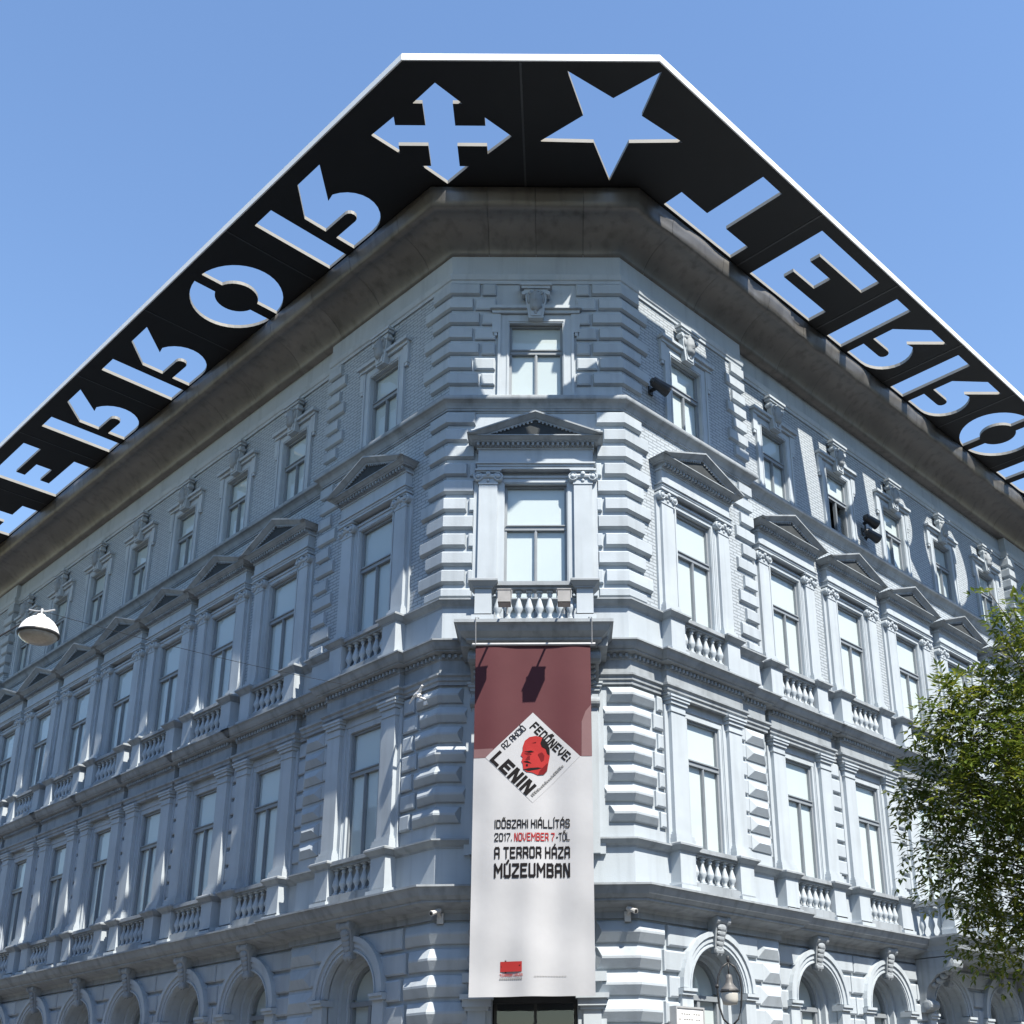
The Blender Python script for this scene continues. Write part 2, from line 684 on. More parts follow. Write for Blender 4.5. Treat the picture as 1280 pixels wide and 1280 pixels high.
# far ends and rear of the block
bk = MB()
rear = [plan('L', LFAR, 0), plan('L', LFAR, -14), (0, 18), plan('R', RFAR, -14), plan('R', RFAR, 0)]
for p, q in zip(rear, rear[1:]):
    k = len(bk.v)
    bk.v += [(p[0], p[1], 0), (q[0], q[1], 0), (q[0], q[1], 19.8), (p[0], p[1], 19.8)]
    bk.face([k, k + 1, k + 2, k + 3])
bk.obj('rear_wall', 'paint', B)

# ------------------------------------------------------------------ cornices and string courses
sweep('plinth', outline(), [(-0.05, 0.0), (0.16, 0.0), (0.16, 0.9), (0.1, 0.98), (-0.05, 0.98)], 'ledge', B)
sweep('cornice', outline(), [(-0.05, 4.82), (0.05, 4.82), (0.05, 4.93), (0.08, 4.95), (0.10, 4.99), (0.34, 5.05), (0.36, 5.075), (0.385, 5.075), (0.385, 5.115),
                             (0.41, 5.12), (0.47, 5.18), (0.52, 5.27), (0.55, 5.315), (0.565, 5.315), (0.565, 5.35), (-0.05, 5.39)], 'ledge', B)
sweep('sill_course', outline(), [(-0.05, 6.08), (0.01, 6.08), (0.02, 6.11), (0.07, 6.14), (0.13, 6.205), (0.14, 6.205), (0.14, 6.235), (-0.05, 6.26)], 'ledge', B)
sweep('entablature', outline(True, 1.17, 0.12),
      [(-0.05, 9.13), (0.06, 9.13), (0.06, 9.19), (0.09, 9.21), (0.09, 9.27), (0.13, 9.30), (0.13, 9.34), (0.035, 9.35),
       (0.035, 9.62), (0.06, 9.64), (0.06, 9.73), (0.10, 9.735), (0.19, 9.755), (0.195, 9.785), (0.215, 9.785), (0.25, 9.83), (0.28, 9.89), (0.31, 9.925), (0.325, 9.925), (0.325, 9.955), (-0.05, 9.985)], 'ledge', B)
sweep('sill_course', outline(), [(-0.05, 10.70), (0.01, 10.70), (0.02, 10.73), (0.07, 10.765), (0.125, 10.825), (0.135, 10.825), (0.135, 10.855), (-0.05, 10.88)], 'ledge', B)
sweep('cornice', outline(), [(-0.05, 15.0), (0.02, 15.0), (0.02, 15.03), (0.045, 15.035), (0.045, 15.07), (0.06, 15.08), (0.075, 15.12), (0.105, 15.17), (0.15, 15.205),
                             (0.19, 15.22), (0.20, 15.245), (0.20, 15.29), (0.18, 15.32), (-0.05, 15.365)], 'ledge', B)
sweep('string_course', outline(), [(-0.05, 18.16), (0.035, 18.16), (0.04, 18.23), (0.065, 18.25), (0.08, 18.33), (0.085, 18.37), (-0.05, 18.385)], 'trim', B)
sweep('frieze', outline(), [(-0.05, 18.39), (0.03, 18.39), (0.03, 18.92), (-0.05, 18.92)], 'paint', B)


def dentils(path, n, z0, z1, w=0.055, gap=0.055, d=0.06):
    mb = MB()
    P = [Vector(p) for p in path]
    for p, q in zip(P, P[1:]):
        L = (q - p).length
        if L < 0.3:
            continue
        dr = (q - p).normalized()
        nr = Vector((dr.y, -dr.x))
        k = int(L / (w + gap))
        for i in range(k):
            a = p + dr * ((i + 0.25) * L / k)
            cs = [a + nr * n, a + dr * w + nr * n, a + dr * w + nr * (n + d), a + nr * (n + d)]
            b = len(mb.v)
            mb.v += [(c.x, c.y, z) for z in (z0, z1) for c in cs]
            for f in ((0, 3, 2, 1), (0, 1, 5, 4), (1, 2, 6, 5), (2, 3, 7, 6), (3, 0, 4, 7)):
                mb.face([b + j for j in f])
    return mb


full = outline(True, 1.17, 0.12)
db = dentils(full, 0.06, 9.655, 9.725)
tag(db.obj('dentil_band', 'ledge', B), None, kind='stuff')

# ------------------------------------------------------------------ zinc cove below the canopy: separate bent sheets
COVE = [(-0.26, 18.86), (0.05, 18.86)]
for i in range(1, 11):
    a = PI / 2 * i / 10
    # slack quarter sweep from the frieze out to the crease, then the upright lip
    COVE.append((0.05 + 0.82 * (1 - math.cos(a)) ** 0.85, 18.88 + 0.53 * math.sin(a) ** 1.15))
COVE += [(0.905, 19.44), (0.93, 19.56), (0.96, 19.70), (0.985, 19.84), (0.90, 19.86), (-0.26, 19.86)]


def dent(x, y, z, j):
    """slack in the sheets; the lip over the sunlit street is knocked about"""
    if j < 2 or j > 15:
        return 0.0
    v = Vector((x * 1.5, y * 1.5, z * 1.4))
    k = 0.014 * noise.noise(v)
    if j >= 10:
        amp = 0.16 if x > HW else 0.012
        k += amp * min(0.0, noise.noise(Vector((x * 1.25 + 7, y * 1.25, z * 1.8)))) * (1.0 if j < 15 else 0.15)
    return k


def subdivide(p, q, step):
    k = max(1, int(math.hypot(q[0] - p[0], q[1] - p[1]) / step))
    return [(p[0] + (q[0] - p[0]) * i / k, p[1] + (q[1] - p[1]) * i / k) for i in range(k + 1)]


def cove_sheets(side, t_list, n=-0.0):
    for a, b in zip(t_list, t_list[1:]):
        p, q = plan(side, a + 0.004, n), plan(side, b - 0.004, n)
        if side == 'L':
            p, q = q, p
        sweep('cove_sheet', subdivide(p, q, 0.17), COVE, 'cove', B, smooth=True, wob=dent, caps=False)


for side, far in (('L', LFAR), ('R', RFAR)):
    ts = [0.75]
    while ts[-1] < far - 2:
        ts.append(ts[-1] + random.choice((1.5, 1.75, 2.0)))
    cove_sheets(side, ts)
cove_sheets('C', [-1.0, 0.0, 1.0])
for side, (ta, tc) in (('L', (0.75, -1.0)), ('R', (0.75, 1.0))):
    p, m, q = plan(side, ta - 0.004, 0), ORG[side], plan('C', tc, 0)
    pth = subdivide(p, m, 0.17)[:-1] + subdivide(m, (q[0] + (0.004 if side == 'R' else -0.004), q[1]), 0.17)
    if side == 'R':
        pth = pth[::-1]
    sweep('cove_sheet', pth, COVE, 'cove', B, smooth=True, wob=dent, caps=False)


# ------------------------------------------------------------------ black canopy with letters cut through
def stroke_R():
    """two separate pieces of the stencil R; u across (stem at 0), v down from the top bar"""
    stem = [(0, 0), (0.65, 0), (0.65, 2.0), (0, 2.0)]
    bowl = [(0.94, 0)]
    c = (1.62, 0.69)
    bowl += [(1.55, 0)]
    for i in range(13):
        a = -PI / 2 + PI * i / 12 * 0.86
        bowl.append((c[0] + 0.79 * math.cos(a), c[1] + 0.69 * math.sin(a)))
    bowl += [(1.74, 1.27), (2.46, 2.0), (1.66, 2.0), (0.94, 1.33), (0.94, 0.77)]
    for i in range(7):
        a = PI / 2 - PI * i / 6
        bowl.append((1.66 + 0.14 * math.cos(a), 0.63 + 0.14 * math.sin(a)))
    bowl += [(0.94, 0.49)]
    return [stem, bowl]


def stroke_E():
    return [[(0, 0), (2.42, 0), (2.42, 0.5), (0.66, 0.5), (0.66, 0.77), (1.5, 0.77), (1.5, 1.24), (0.66, 1.24), (0.66, 1.5), (2.42, 1.5), (2.42, 2.0), (0, 2.0)]]


def stroke_T():
    return [[(0, 0), (2.33, 0), (2.33, 0.5), (1.53, 0.5), (1.53, 2.0), (0.86, 2.0), (0.86, 0.5), (0, 0.5)]]


def stroke_O():
    out = []
    W, H, w, h, gp = 1.24, 1.03, 0.52, 0.50, 0.155
    for s in (-1, 1):
        poly = []
        a0 = math.acos(gp / W)
        for i in range(21):
            a = a0 - 2 * a0 * i / 20
            poly.append((W * math.cos(a), H * math.sin(a)))
        b0 = math.acos(gp / w)
        for i in range(15):
            a = -b0 + 2 * b0 * i / 14
            poly.append((w * math.cos(a), h * math.sin(a)))
        out.append([(1.24 + s * x, 1.0 + y) for x, y in poly])
    return out


PLATE_Z = 19.875
PLATE_T = 0.085
holes = []


def letters(side, items):
    for ch, t0, wd in items:
        for poly in {'R': stroke_R, 'E': stroke_E, 'T': stroke_T, 'O': stroke_O}[ch]():
            pts = []
            for u, v in poly:
                t = t0 + u if side == 'R' else t0 - u
                pts.append(plan(side, t, 1.03 + v * (1.97 / 2.0) if side == 'R' else 1.0 + v * (1.92 / 2.0)))
            holes.append(pts)


letters('R', [('T', 0.34, 0), ('E', 3.40, 0), ('R', 6.62, 0), ('R', 9.70, 0), ('O', 12.77, 0), ('R', 15.95, 0)])
letters('L', [('R', 3.22, 0), ('O', 6.86, 0), ('R', 10.59, 0), ('R', 14.28, 0), ('E', 17.92, 0), ('T', 21.55, 0)])
# the cross of arrows and the star over the corner
cx, cy = -1.815, -2.29
ax = [(0, 1.26), (0.48, 0.78), (0.29, 0.78), (0.29, 0.255), (0.88, 0.255), (0.88, 0.46), (1.385, 0)]
quarter = []
seq = ax + [(0.88, -0.46), (0.88, -0.255), (0.29, -0.255), (0.29, -0.78), (0.48, -0.78), (0, -1.26)]
seq += [(-x, y) for x, y in seq[-2:0:-1]]
holes.append([(cx + x, cy + y) for x, y in seq])
sc_ = (1.545, -2.63)
star = []
for i in range(10):
    rr = 1.50 if i % 2 == 0 else 0.60
    a = PI / 2 + i * PI / 5
    star.append((sc_[0] + rr * math.cos(a), sc_[1] + rr * math.sin(a) + 0.0))
holes.append(star)

OUT_N = 3.28
outer = [plan('L', LFAR, OUT_N), (-2.36, -4.03), (2.36, -4.05), plan('R', RFAR, OUT_N), plan('R', RFAR, 0.45),
         (HW + 0.19, -0.45), (-HW - 0.19, -0.45), plan('L', LFAR, 0.45)]


def curve_plate(polys, ext):
    cu = bpy.data.curves.new('plate', 'CURVE')
    cu.dimensions = '2D'
    cu.fill_mode = 'BOTH'
    cu.extrude = ext
    for poly in polys:
        sp = cu.splines.new('POLY')
        sp.points.add(len(poly) - 1)
        for i, p in enumerate(poly):
            sp.points[i].co = (p[0], p[1], 0, 1)
        sp.use_cyclic_u = True
    ob = bpy.data.objects.new('plate', cu)
    COL.objects.link(ob)
    dg = bpy.context.evaluated_depsgraph_get()
    me = bpy.data.meshes.new_from_object(ob.evaluated_get(dg))
    bpy.data.objects.remove(ob)
    return me


pm = curve_plate([outer] + holes, PLATE_T / 2)
pm.name = 'canopy'
pm.materials.clear()
for k in ('black', 'edge', 'roof'):
    pm.materials.append(M[k])
for p in pm.polygons:
    p.use_smooth = False
    p.material_index = 0 if p.normal.z < -0.5 else (2 if p.normal.z > 0.5 else 1)
canopy = bpy.data.objects.new('canopy', pm)
COL.objects.link(canopy)
canopy.parent = B
canopy.location = (0, 0, PLATE_Z + PLATE_T / 2)
tag(canopy, 'black sheet canopy with letters, a star and a cross of arrows cut through')
# white outer fascia
fas = sweep('fascia', [outer[0], outer[1], outer[2], outer[3]],
            [(0.002, PLATE_Z - 0.006), (0.03, PLATE_Z - 0.006), (0.03, PLATE_Z + 0.145), (0.002, PLATE_Z + 0.145)], 'white', B)


# joint covers between the black sheets
def joint(side, t, n0, n1):
    mb = MB()
    mb.box(-0.02, 0.02, n0, n1, -0.006, 0.0)
    o = mb.obj('joint_cover', 'seam', canopy)
    x, y = plan(side, t, 0)
    o.location = (x, y, -PLATE_T / 2 - 0.001)
    o.rotation_euler = (0, 0, ANG[side])


M['seam'] = varied('joint_strip', (0.022, 0.022, 0.023), 0.4, 0.5, 0.3, 4.0)
for t in (2.98, 6.20, 9.37, 12.42, 15.62, 18.9):
    joint('R', t, 0.5, 3.27)
for t in (3.80, 7.55, 11.25, 15.0, 18.6):
    joint('L', t, 0.5, 3.27)
for t in (-0.2,):
    joint('C', t, 0.5, 4.02)


# ------------------------------------------------------------------ windows
def window_mesh(w, h, tr, bar=0.05):
    def f(mb):
        x = w / 2
        mb.box(-x, -x + bar, -0.06, 0.03, 0, h)
        mb.box(x - bar, x, -0.06, 0.03, 0, h)
        mb.box(-x + bar, x - bar, -0.06, 0.03, 0, bar)
        mb.box(-x + bar, x - bar, -0.06, 0.03, h - bar, h)
        mb.box(-x + 0.01, x - 0.01, -0.05, 0.045, tr - 0.045, tr + 0.035)
        mb.box(-x + 0.03, x - 0.03, -0.04, 0.070, tr + 0.035, tr + 0.060)
        mb.box(-0.028, 0.028, -0.05, 0.030, bar, tr - 0.045)
        mb.box(-0.012, 0.012, 0.03, 0.042, bar, tr - 0.045)
    return f


def add_window(side, t, z, w, h, tr, rec, key, opened=False):
    n = wall_n(side, t) - rec
    fr = inst('window', shared('window_' + key, window_mesh(w, h, tr), 'frame'), B, side, t, n, z)
    x = w / 2 - 0.045

    def pane(x0, x1, z0, z1):
        def f(mb):
            mb.quad((x0, -0.012, z0), (x1, -0.012, z0), (x1, -0.012, z1), (x0, -0.012, z1))
        return f
    for i, (a, b, c, d) in enumerate(((-x, x, tr + 0.03, h - 0.045), (-x, -0.025, 0.045, tr - 0.04), (0.025, x, 0.045, tr - 0.04))):
        if opened and i == 1:
            continue
        inst('pane', shared('pane_%s_%d' % (key, i), pane(a, b, c, d), 'glass'), fr)

    def blind(z0):
        def f(mb):
            mb.box(-w / 2 + 0.005, w / 2 - 0.005, -0.045, -0.035, z0, h - 0.004)
        return f
    if opened:
        inst('blind', shared('blind_top_' + key, blind(tr), 'blind'), fr)
        mb = MB()
        mb.box(-w / 2, w / 2, -0.6, -0.59, 0, tr)
        for s in (-1, 1):
            mb.quad((s * w / 2, -0.07, 0), (s * w / 2, -0.6, 0), (s * w / 2, -0.6, tr), (s * w / 2, -0.07, tr))
        mb.quad((-w / 2, -0.07, tr), (w / 2, -0.07, tr), (w / 2, -0.6, tr), (-w / 2, -0.6, tr))
        mb.obj('dark_interior', 'interior', fr)
    else:
        inst('blind', shared('blind_' + key, blind(0.004), 'blind'), fr)
    return fr


for side in ('L', 'R'):
    for i, c in enumerate(WIN[side]):
        add_window(side, c, 6.29, 1.0, 2.55, 1.68, 0.05, 'middle')
        add_window(side, c, 10.86, 1.12, 2.50, 1.56, 0.06, 'tall')
        add_window(side, c, 15.40, 1.0, 1.76, 1.05, 0.09, 'top', opened=(side == 'R' and i == 2))
add_window('C', 0, 6.0, 1.2, 2.84, 1.98, 0.08, 'corner_middle')
add_window('C', 0, 10.2, 1.22, 3.17, 2.22, 0.09, 'corner_tall')
add_window('C', 0, 15.40, 1.10, 1.78, 1.10, 0.10, 'corner_top')


# ------------------------------------------------------------------ top storey trim
def surround_top(mb, w=0.96, z1=1.76):
    x = w / 2
    for s in (-1, 1):
        a, b = sorted((s * x, s * (x + 0.22)))
        mb.box(a, b, 0, 0.04, -0.03, z1 + 0.2)
        a, b = sorted((s * (x + 0.02), s * (x + 0.05)))
        mb.box(a, b, 0.04, 0.055, -0.03, z1 + 0.03)
        a, b = sorted((s * (x + 0.18), s * (x + 0.235)))
        mb.box(a, b, 0.0, 0.065, -0.03, z1 + 0.21)
        a, b = sorted((s * (x + 0.235), s * (x + 0.36)))
        mb.box(a, b, 0.0, 0.07, z1 - 0.25, z1 + 0.21)     # ears
        mb.box(a + 0.02, b - 0.02, 0.0, 0.06, z1 - 0.33, z1 - 0.25)
    mb.box(-x, x, 0, 0.04, z1, z1 + 0.2)
    mb.box(-x - 0.05, x + 0.05, 0.04, 0.055, z1 + 0.03, z1 + 0.06)
    mb.box(-x - 0.36, x + 0.36, 0, 0.10, z1 + 0.21, z1 + 0.29)
    mb.box(-x - 0.40, x + 0.40, 0, 0.16, z1 + 0.29, z1 + 0.36)


def keystone_top(mb):
    mb.prism([(-0.15, 0.0), (0.15, 0.0), (0.25, 0.72), (-0.25, 0.72)], 0.0, 0.17)
    mb.prism([(-0.10, 0.04), (0.10, 0.04), (0.17, 0.62), (-0.17, 0.62)], 0.17, 0.20)
    mb.box(-0.30, 0.30, 0.0, 0.22, 0.72, 0.78)
    mb.box(-0.34, 0.34, 0.0, 0.26, 0.78, 0.84)
    for s in (-1, 1):
        mb.lathe([(0.055, -0.02), (0.06, 0.05), (0.05, 0.20)], s * 0.25, 0.02, 0.60, 8, 'n')


def mask(mb):
    """carved bearded head"""
    def fn(x, n, z):
        k = 1.0
        if n > 0.2:
            if abs(x) < 0.25 and -0.35 < z < 0.3:
                k += 0.22 * (1 - abs(x) / 0.25)          # nose
            if 0.15 < abs(x) < 0.6 and 0.08 < z < 0.35:
                k -= 0.14                                   # eyes
            if abs(x) < 0.35 and -0.5 < z < -0.38:
                k -= 0.10                                   # mouth
            if z > 0.45:
                k += 0.10
        if z < -0.5:
            k += 0.22 + 0.08 * math.sin(9 * x)              # beard
        return k
    mb.ball((0, 0.20, 0.40), (0.135, 0.15, 0.21), 16, 14, fn)
    for s in (-1, 1):
        mb.ball((s * 0.14, 0.17, 0.46), (0.05, 0.07, 0.12), 7, 6)
        mb.ball((s * 0.10, 0.19, 0.60), (0.07, 0.07, 0.06), 7, 6)
    mb.ball((0, 0.19, 0.63), (0.06, 0.08, 0.07), 8, 6)
    mb.ball((0, 0.19, 0.15), (0.05, 0.05, 0.08), 7, 6)


for side, c in [('C', 0.0)] + [(s, c) for s in 'LR' for c in WIN[s]]:
    w = 1.10 if side == 'C' else 1.0
    n = wall_n(side, c)
    inst('window_surround', shared('surround_top_%s' % (side == 'C'), lambda mb: surround_top(mb, w, 1.77), 'trim'), B, side, c, n, 15.40)
    ks = inst('keystone', shared('keystone_top', keystone_top, 'trim'), B, side, c, n + 0.05, 17.20)
    ks.scale = (1.0, 0.72, 1.0)
    inst('carved_mask', shared('mask', mask, 'ledge', True), ks)


# ------------------------------------------------------------------ pedimented storey
def surround_tall(mb, w=1.06, h=2.5):
    x = w / 2
    for s in (-1, 1):
        a, b = sorted((s * x, s * (x + 0.16)))
        mb.box(a, b, 0, 0.04, 0, h + 0.16)
        a, b = sorted((s * (x + 0.02), s * (x + 0.06)))
        mb.box(a, b, 0.04, 0.055, 0, h + 0.02)
        a, b = sorted((s * (x + 0.12), s * (x + 0.165)))
        mb.box(a, b, 0.0, 0.065, 0, h + 0.165)
    mb.box(-x, x, 0, 0.04, h, h + 0.16)
    mb.box(-x - 0.02, x + 0.02, 0.04, 0.055, h + 0.02, h + 0.06)
    mb.box(-x - 0.12, x + 0.12, 0.04, 0.065, h + 0.12, h + 0.165)


def pilaster_shaft(w, h, d):
    def f(mb):
        mb.box(-w / 2, w / 2, 0, d, 0, h)
        mb.box(-w / 2 - 0.10, w / 2 + 0.10, 0, d * 0.45, 0, h)   # back pilaster
    return f


def pilaster_base(w, d):
    def f(mb):
        mb.box(-w / 2 - 0.07, w / 2 + 0.07, 0, d + 0.07, 0, 0.10)
        mb.frustum((-w / 2 - 0.06, w / 2 + 0.06, 0.10, 0.17), 0.0, (-w / 2 - 0.055, w / 2 + 0.055, 0.105, 0.165), d + 0.055)
        mb.box(-w / 2 - 0.025, w / 2 + 0.025, 0, d + 0.025, 0.17, 0.22)
    return f


def ionic(w, d):
    def f(mb):
        mb.box(-w / 2 - 0.015, w / 2 + 0.015, 0, d + 0.015, -0.10, -0.075)
        mb.box(-w / 2 - 0.01, w / 2 + 0.01, 0, d + 0.01, -0.075, 0.07)
        mb.lathe([(0.05, -w / 2), (0.06, 0), (0.05, w / 2)], 0, d + 0.0, 0.075, 10, 'x')
        mb.box(-w / 2 - 0.05, w / 2 + 0.05, 0, d + 0.05, 0.145, 0.175)
        mb.box(-w / 2 - 0.08, w / 2 + 0.08, 0, d + 0.08, 0.175, 0.215)
        for s in (-1, 1):
            x = s * (w / 2 + 0.015)
            mb.lathe([(0.095, -0.02), (0.10, d + 0.03), (0.085, d + 0.05), (0.075, d + 0.05), (0.065, d + 0.03), (0.05, d + 0.03),
                      (0.045, d + 0.06), (0.02, d + 0.075)], x, 0, 0.06, 14, 'n')
        mb.ball((0, d + 0.05, 0.11), (0.05, 0.04, 0.05), 8, 6)
        mb.ball((0, d + 0.015, -0.02), (0.035, 0.025, 0.035), 7, 6)
    return f


PED_HW = 1.31


def entablature_head(mb):
    # z measured from the top of the capital (13.62)
    x = 1.14
    mb.box(-x, x, 0, 0.17, 0.0, 0.05)
    mb.box(-x - 0.01, x + 0.01, 0, 0.185, 0.05, 0.10)
    mb.box(-x - 0.035, x + 0.035, 0, 0.215, 0.10, 0.135)
    mb.box(-x + 0.01, x - 0.01, 0, 0.165, 0.135, 0.43)
    mb.box(-x - 0.02, x + 0.02, 0, 0.19, 0.43, 0.465)


def slab_tilt(mb, poly, n0, depth):
    """polygon in (x,z) whose front stands at a depth of its own at each corner"""
    a = [mb.pt(x, n0, z) for x, z in poly]
    b = [mb.pt(x, d, z) for (x, z), d in zip(poly, depth)]
    mb.face(b)
    mb.face(a[::-1])
    k = len(poly)
    for i in range(k):
        j = (i + 1) % k
        mb.face([a[i], a[j], b[j], b[i]])


def pediment(mb):
    # z measured from 14.05
    mb.box(-1.16, 1.16, 0, 0.22, 0.035, 0.11)
    for zz0, zz1, d0, d1 in ((0.11, 0.135, 0.30, 0.31), (0.135, 0.19, 0.325, 0.385), (0.19, 0.211, 0.40, 0.40)):
        w0, w1 = 0.94 + d0 - 0.02, 0.94 + d1 - 0.02
        a = [mb.pt(-w0, 0, zz0), mb.pt(w0, 0, zz0), mb.pt(w0, d0, zz0), mb.pt(-w0, d0, zz0)]
        b = [mb.pt(-w1, 0, zz1), mb.pt(w1, 0, zz1), mb.pt(w1, d1, zz1), mb.pt(-w1, d1, zz1)]
        mb.face(a[::-1])
        mb.face(b)
        for i in range(4):
            j = (i + 1) % 4
            mb.face([a[i], a[j], b[j], b[i]])
    H = PED_HW
    ap = 0.72
    for s in (-1, 1):
        slab_tilt(mb, [(s * (H + 0.03), 0.212), (0, ap), (0, ap - 0.035), (s * (H - 0.06), 0.212)], 0.0, [0.475, 0.475, 0.475, 0.475])
        slab_tilt(mb, [(s * (H - 0.06), 0.213), (0, ap - 0.036), (0, ap - 0.12), (s * (H - 0.27), 0.213)], 0.0, [0.465, 0.465, 0.385, 0.385])
        slab_tilt(mb, [(s * (H - 0.27), 0.214), (0, ap - 0.121), (0, ap - 0.155), (s * (H - 0.36), 0.214)], 0.0, [0.375, 0.375, 0.365, 0.365])
    for i in range(24):
        x = -1.13 + i * 2.26 / 23.0
        mb.box(x - 0.025, x + 0.025, 0.2, 0.285, 0.045, 0.108)


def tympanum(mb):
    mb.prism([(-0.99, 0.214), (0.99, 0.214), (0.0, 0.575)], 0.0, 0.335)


def raking_dentils(mb):
    for s in (-1, 1):
        for i in range(10):
            k = (i + 0.5) / 10.5
            x = s * (0.80 * (1 - k))
            z = 0.222 + 0.27 * k
            mb.box(x - 0.02, x + 0.02, 0.335, 0.365, z + 0.03, z + 0.075)


for side, c in [('C', 0.0)] + [(s, c) for s in 'LR' for c in WIN[s]]:
    n = wall_n(side, c)
    w = 1.22 if side == 'C' else 1.12
    h0 = 10.2 if side == 'C' else 10.86
    inst('window_surround', shared('surround_tall_%s' % (side == 'C'), lambda mb: surround_tall(mb, w, 13.36 - h0), 'trim'), B, side, c, n, h0)
    for s in (-1, 1):
        px = c + s * 0.93
        ps = inst('pilaster', shared('pilaster_tall', pilaster_shaft(0.36, 2.55, 0.12), 'trim'), B, side, px, n, 10.87)
        inst('capital', shared('ionic', ionic(0.36, 0.12), 'trim'), ps, loc=(0, 0, 2.53))
        inst('base', shared('base_tall', pilaster_base(0.36, 0.12), 'trim'), ps)
    inst('window_entablature', shared('entablature_head', entablature_head, 'trim'), B, side, c, n, 13.62)
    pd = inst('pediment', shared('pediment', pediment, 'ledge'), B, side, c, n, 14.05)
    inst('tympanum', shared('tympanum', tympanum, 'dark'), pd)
    dn = inst('raking_dentils', shared('raking_dentils', raking_dentils, 'ledge'), pd)
    tag(dn, None, kind='stuff')


# ------------------------------------------------------------------ storey with plain pilasters
def capital_plain(w, d):
    def f(mb):
        mb.box(-w / 2 - 0.02, w / 2 + 0.02, 0, d + 0.02, -0.12, -0.09)
        mb.box(-w / 2 - 0.005, w / 2 + 0.005, 0, d + 0.005, -0.09, 0.02)
        mb.frustum((-w / 2 - 0.04, w / 2 + 0.04, 0.02, 0.10), 0.0, (-w / 2 - 0.035, w / 2 + 0.035, 0.03, 0.095), d + 0.04)
        mb.box(-w / 2 - 0.07, w / 2 + 0.07, 0, d + 0.07, 0.10, 0.155)
        mb.box(-w / 2 - 0.09, w / 2 + 0.09, 0, d + 0.09, 0.155, 0.195)
    return f


def lintel(mb):
    mb.box(-0.66, 0.66, 0, 0.035, 0.0, 0.12)
    mb.box(-0.66, 0.66, 0, 0.055, 0.12, 0.30)
    for s in (-1, 1):
        a, b = sorted((s * 0.50, s * 0.60))
        mb.box(a, b, 0, 0.03, -2.55, 0.0)
        a, b = sorted((s * 0.57, s * 0.66))
        mb.box(a, b, 0, 0.045, -2.55, 0.0)


def pedestal(h, w, d):
    def f(mb):
        mb.box(-w / 2 - 0.05, w / 2 + 0.05, -0.02, d + 0.05, 0, 0.11)
        mb.frustum((-w / 2 - 0.05, w / 2 + 0.05, 0.11, 0.16), -0.02, (-w / 2 - 0.0, w / 2 + 0.0, 0.11, 0.15), d)
        mb.box(-w / 2, w / 2, -0.02, d, 0.11, h - 0.16)
    return f


def flare(mb, w0, w1, d0, d1, z0, z1):
    a = [mb.pt(-w0, -0.02, z0), mb.pt(w0, -0.02, z0), mb.pt(w0, d0, z0), mb.pt(-w0, d0, z0)]
    b = [mb.pt(-w1, -0.02, z1), mb.pt(w1, -0.02, z1), mb.pt(w1, d1, z1), mb.pt(-w1, d1, z1)]
    mb.face(a[::-1])
    mb.face(b)
    for i in range(4):
        j = (i + 1) % 4
        mb.face([a[i], a[j], b[j], b[i]])


def pedestal_cap(w, d):
    def f(mb):
        h = w / 2
        flare(mb, h + 0.015, h + 0.02, d + 0.015, d + 0.02, 0.0, 0.03)
        flare(mb, h + 0.03, h + 0.095, d + 0.03, d + 0.095, 0.03, 0.105)
        flare(mb, h + 0.105, h + 0.105, d + 0.105, d + 0.105, 0.105, 0.14)
        flare(mb, h + 0.10, h + 0.07, d + 0.10, d + 0.07, 0.14, 0.165)
    return f


def baluster(h):
    def f(mb):
        k = h
        mb.box(-0.055, 0.055, -0.055, 0.055, 0, 0.06 * k)
        mb.lathe([(0.05, 0.06 * k), (0.052, 0.10 * k), (0.033, 0.14 * k), (0.045, 0.24 * k), (0.078, 0.36 * k), (0.075, 0.44 * k), (0.046, 0.62 * k),
                  (0.029, 0.74 * k), (0.028, 0.80 * k), (0.046, 0.83 * k), (0.046, 0.86 * k), (0.036, 0.90 * k), (0.036, 0.94 * k)], 0, 0, 0, 10)
        mb.box(-0.055, 0.055, -0.055, 0.055, 0.94 * k, 1.0 * k)
    return f


def rail(w, d):
    def f(mb):
        mb.box(-w / 2, w / 2, -0.02, d, 0.0, 0.05)
        mb.box(-w / 2, w / 2, -0.02, d + 0.05, 0.05, 0.11)
        mb.box(-w / 2, w / 2, -0.02, d + 0.035, 0.11, 0.135)
    return f


def kerb_rail(w, d):
    def f(mb):
        mb.box(-w / 2, w / 2, 0, d, 0, 0.20)
        mb.box(-w / 2, w / 2, 0, d - 0.03, 0.20, 0.215)
    return f


def niche(w, h):
    """shadowed back of the balustrade"""
    def f(mb):
        mb.box(-w / 2, w / 2, -0.02, 0.012, 0, h)
    return f


def balustrade_zone(side, c, z0, z1, n, half=0.90, pw=0.44, pd=0.24, count=6):
    h = z1 - z0
    for s in (-1, 1):
        p = inst('pedestal', shared('pedestal_%.2f_%.2f' % (h, pw), pedestal(h, pw, pd), 'trim'), B, side, c + s * half, n, z0)
        inst('pedestal_cap', shared('pedcap_%.2f' % pw, pedestal_cap(pw, pd), 'ledge'), p, loc=(0, 0, h - 0.16))
    w = 2 * half - pw - 0.02
    inst('rail', shared('rail_%.2f' % w, rail(w, 0.20), 'ledge'), B, side, c, n, z1 - 0.155)
    inst('lower_rail', shared('lrail_%.2f' % w, kerb_rail(w, 0.22), 'ledge'), B, side, c, n, z0)
    bh = h - 0.155 - 0.215
    for i in range(count):
        x = -w / 2 + w * (i + 0.5) / count
        inst('baluster', shared('baluster_%.2f' % bh, baluster(bh), 'trim', True), B, side, c + x, n + 0.115, z0 + 0.215)


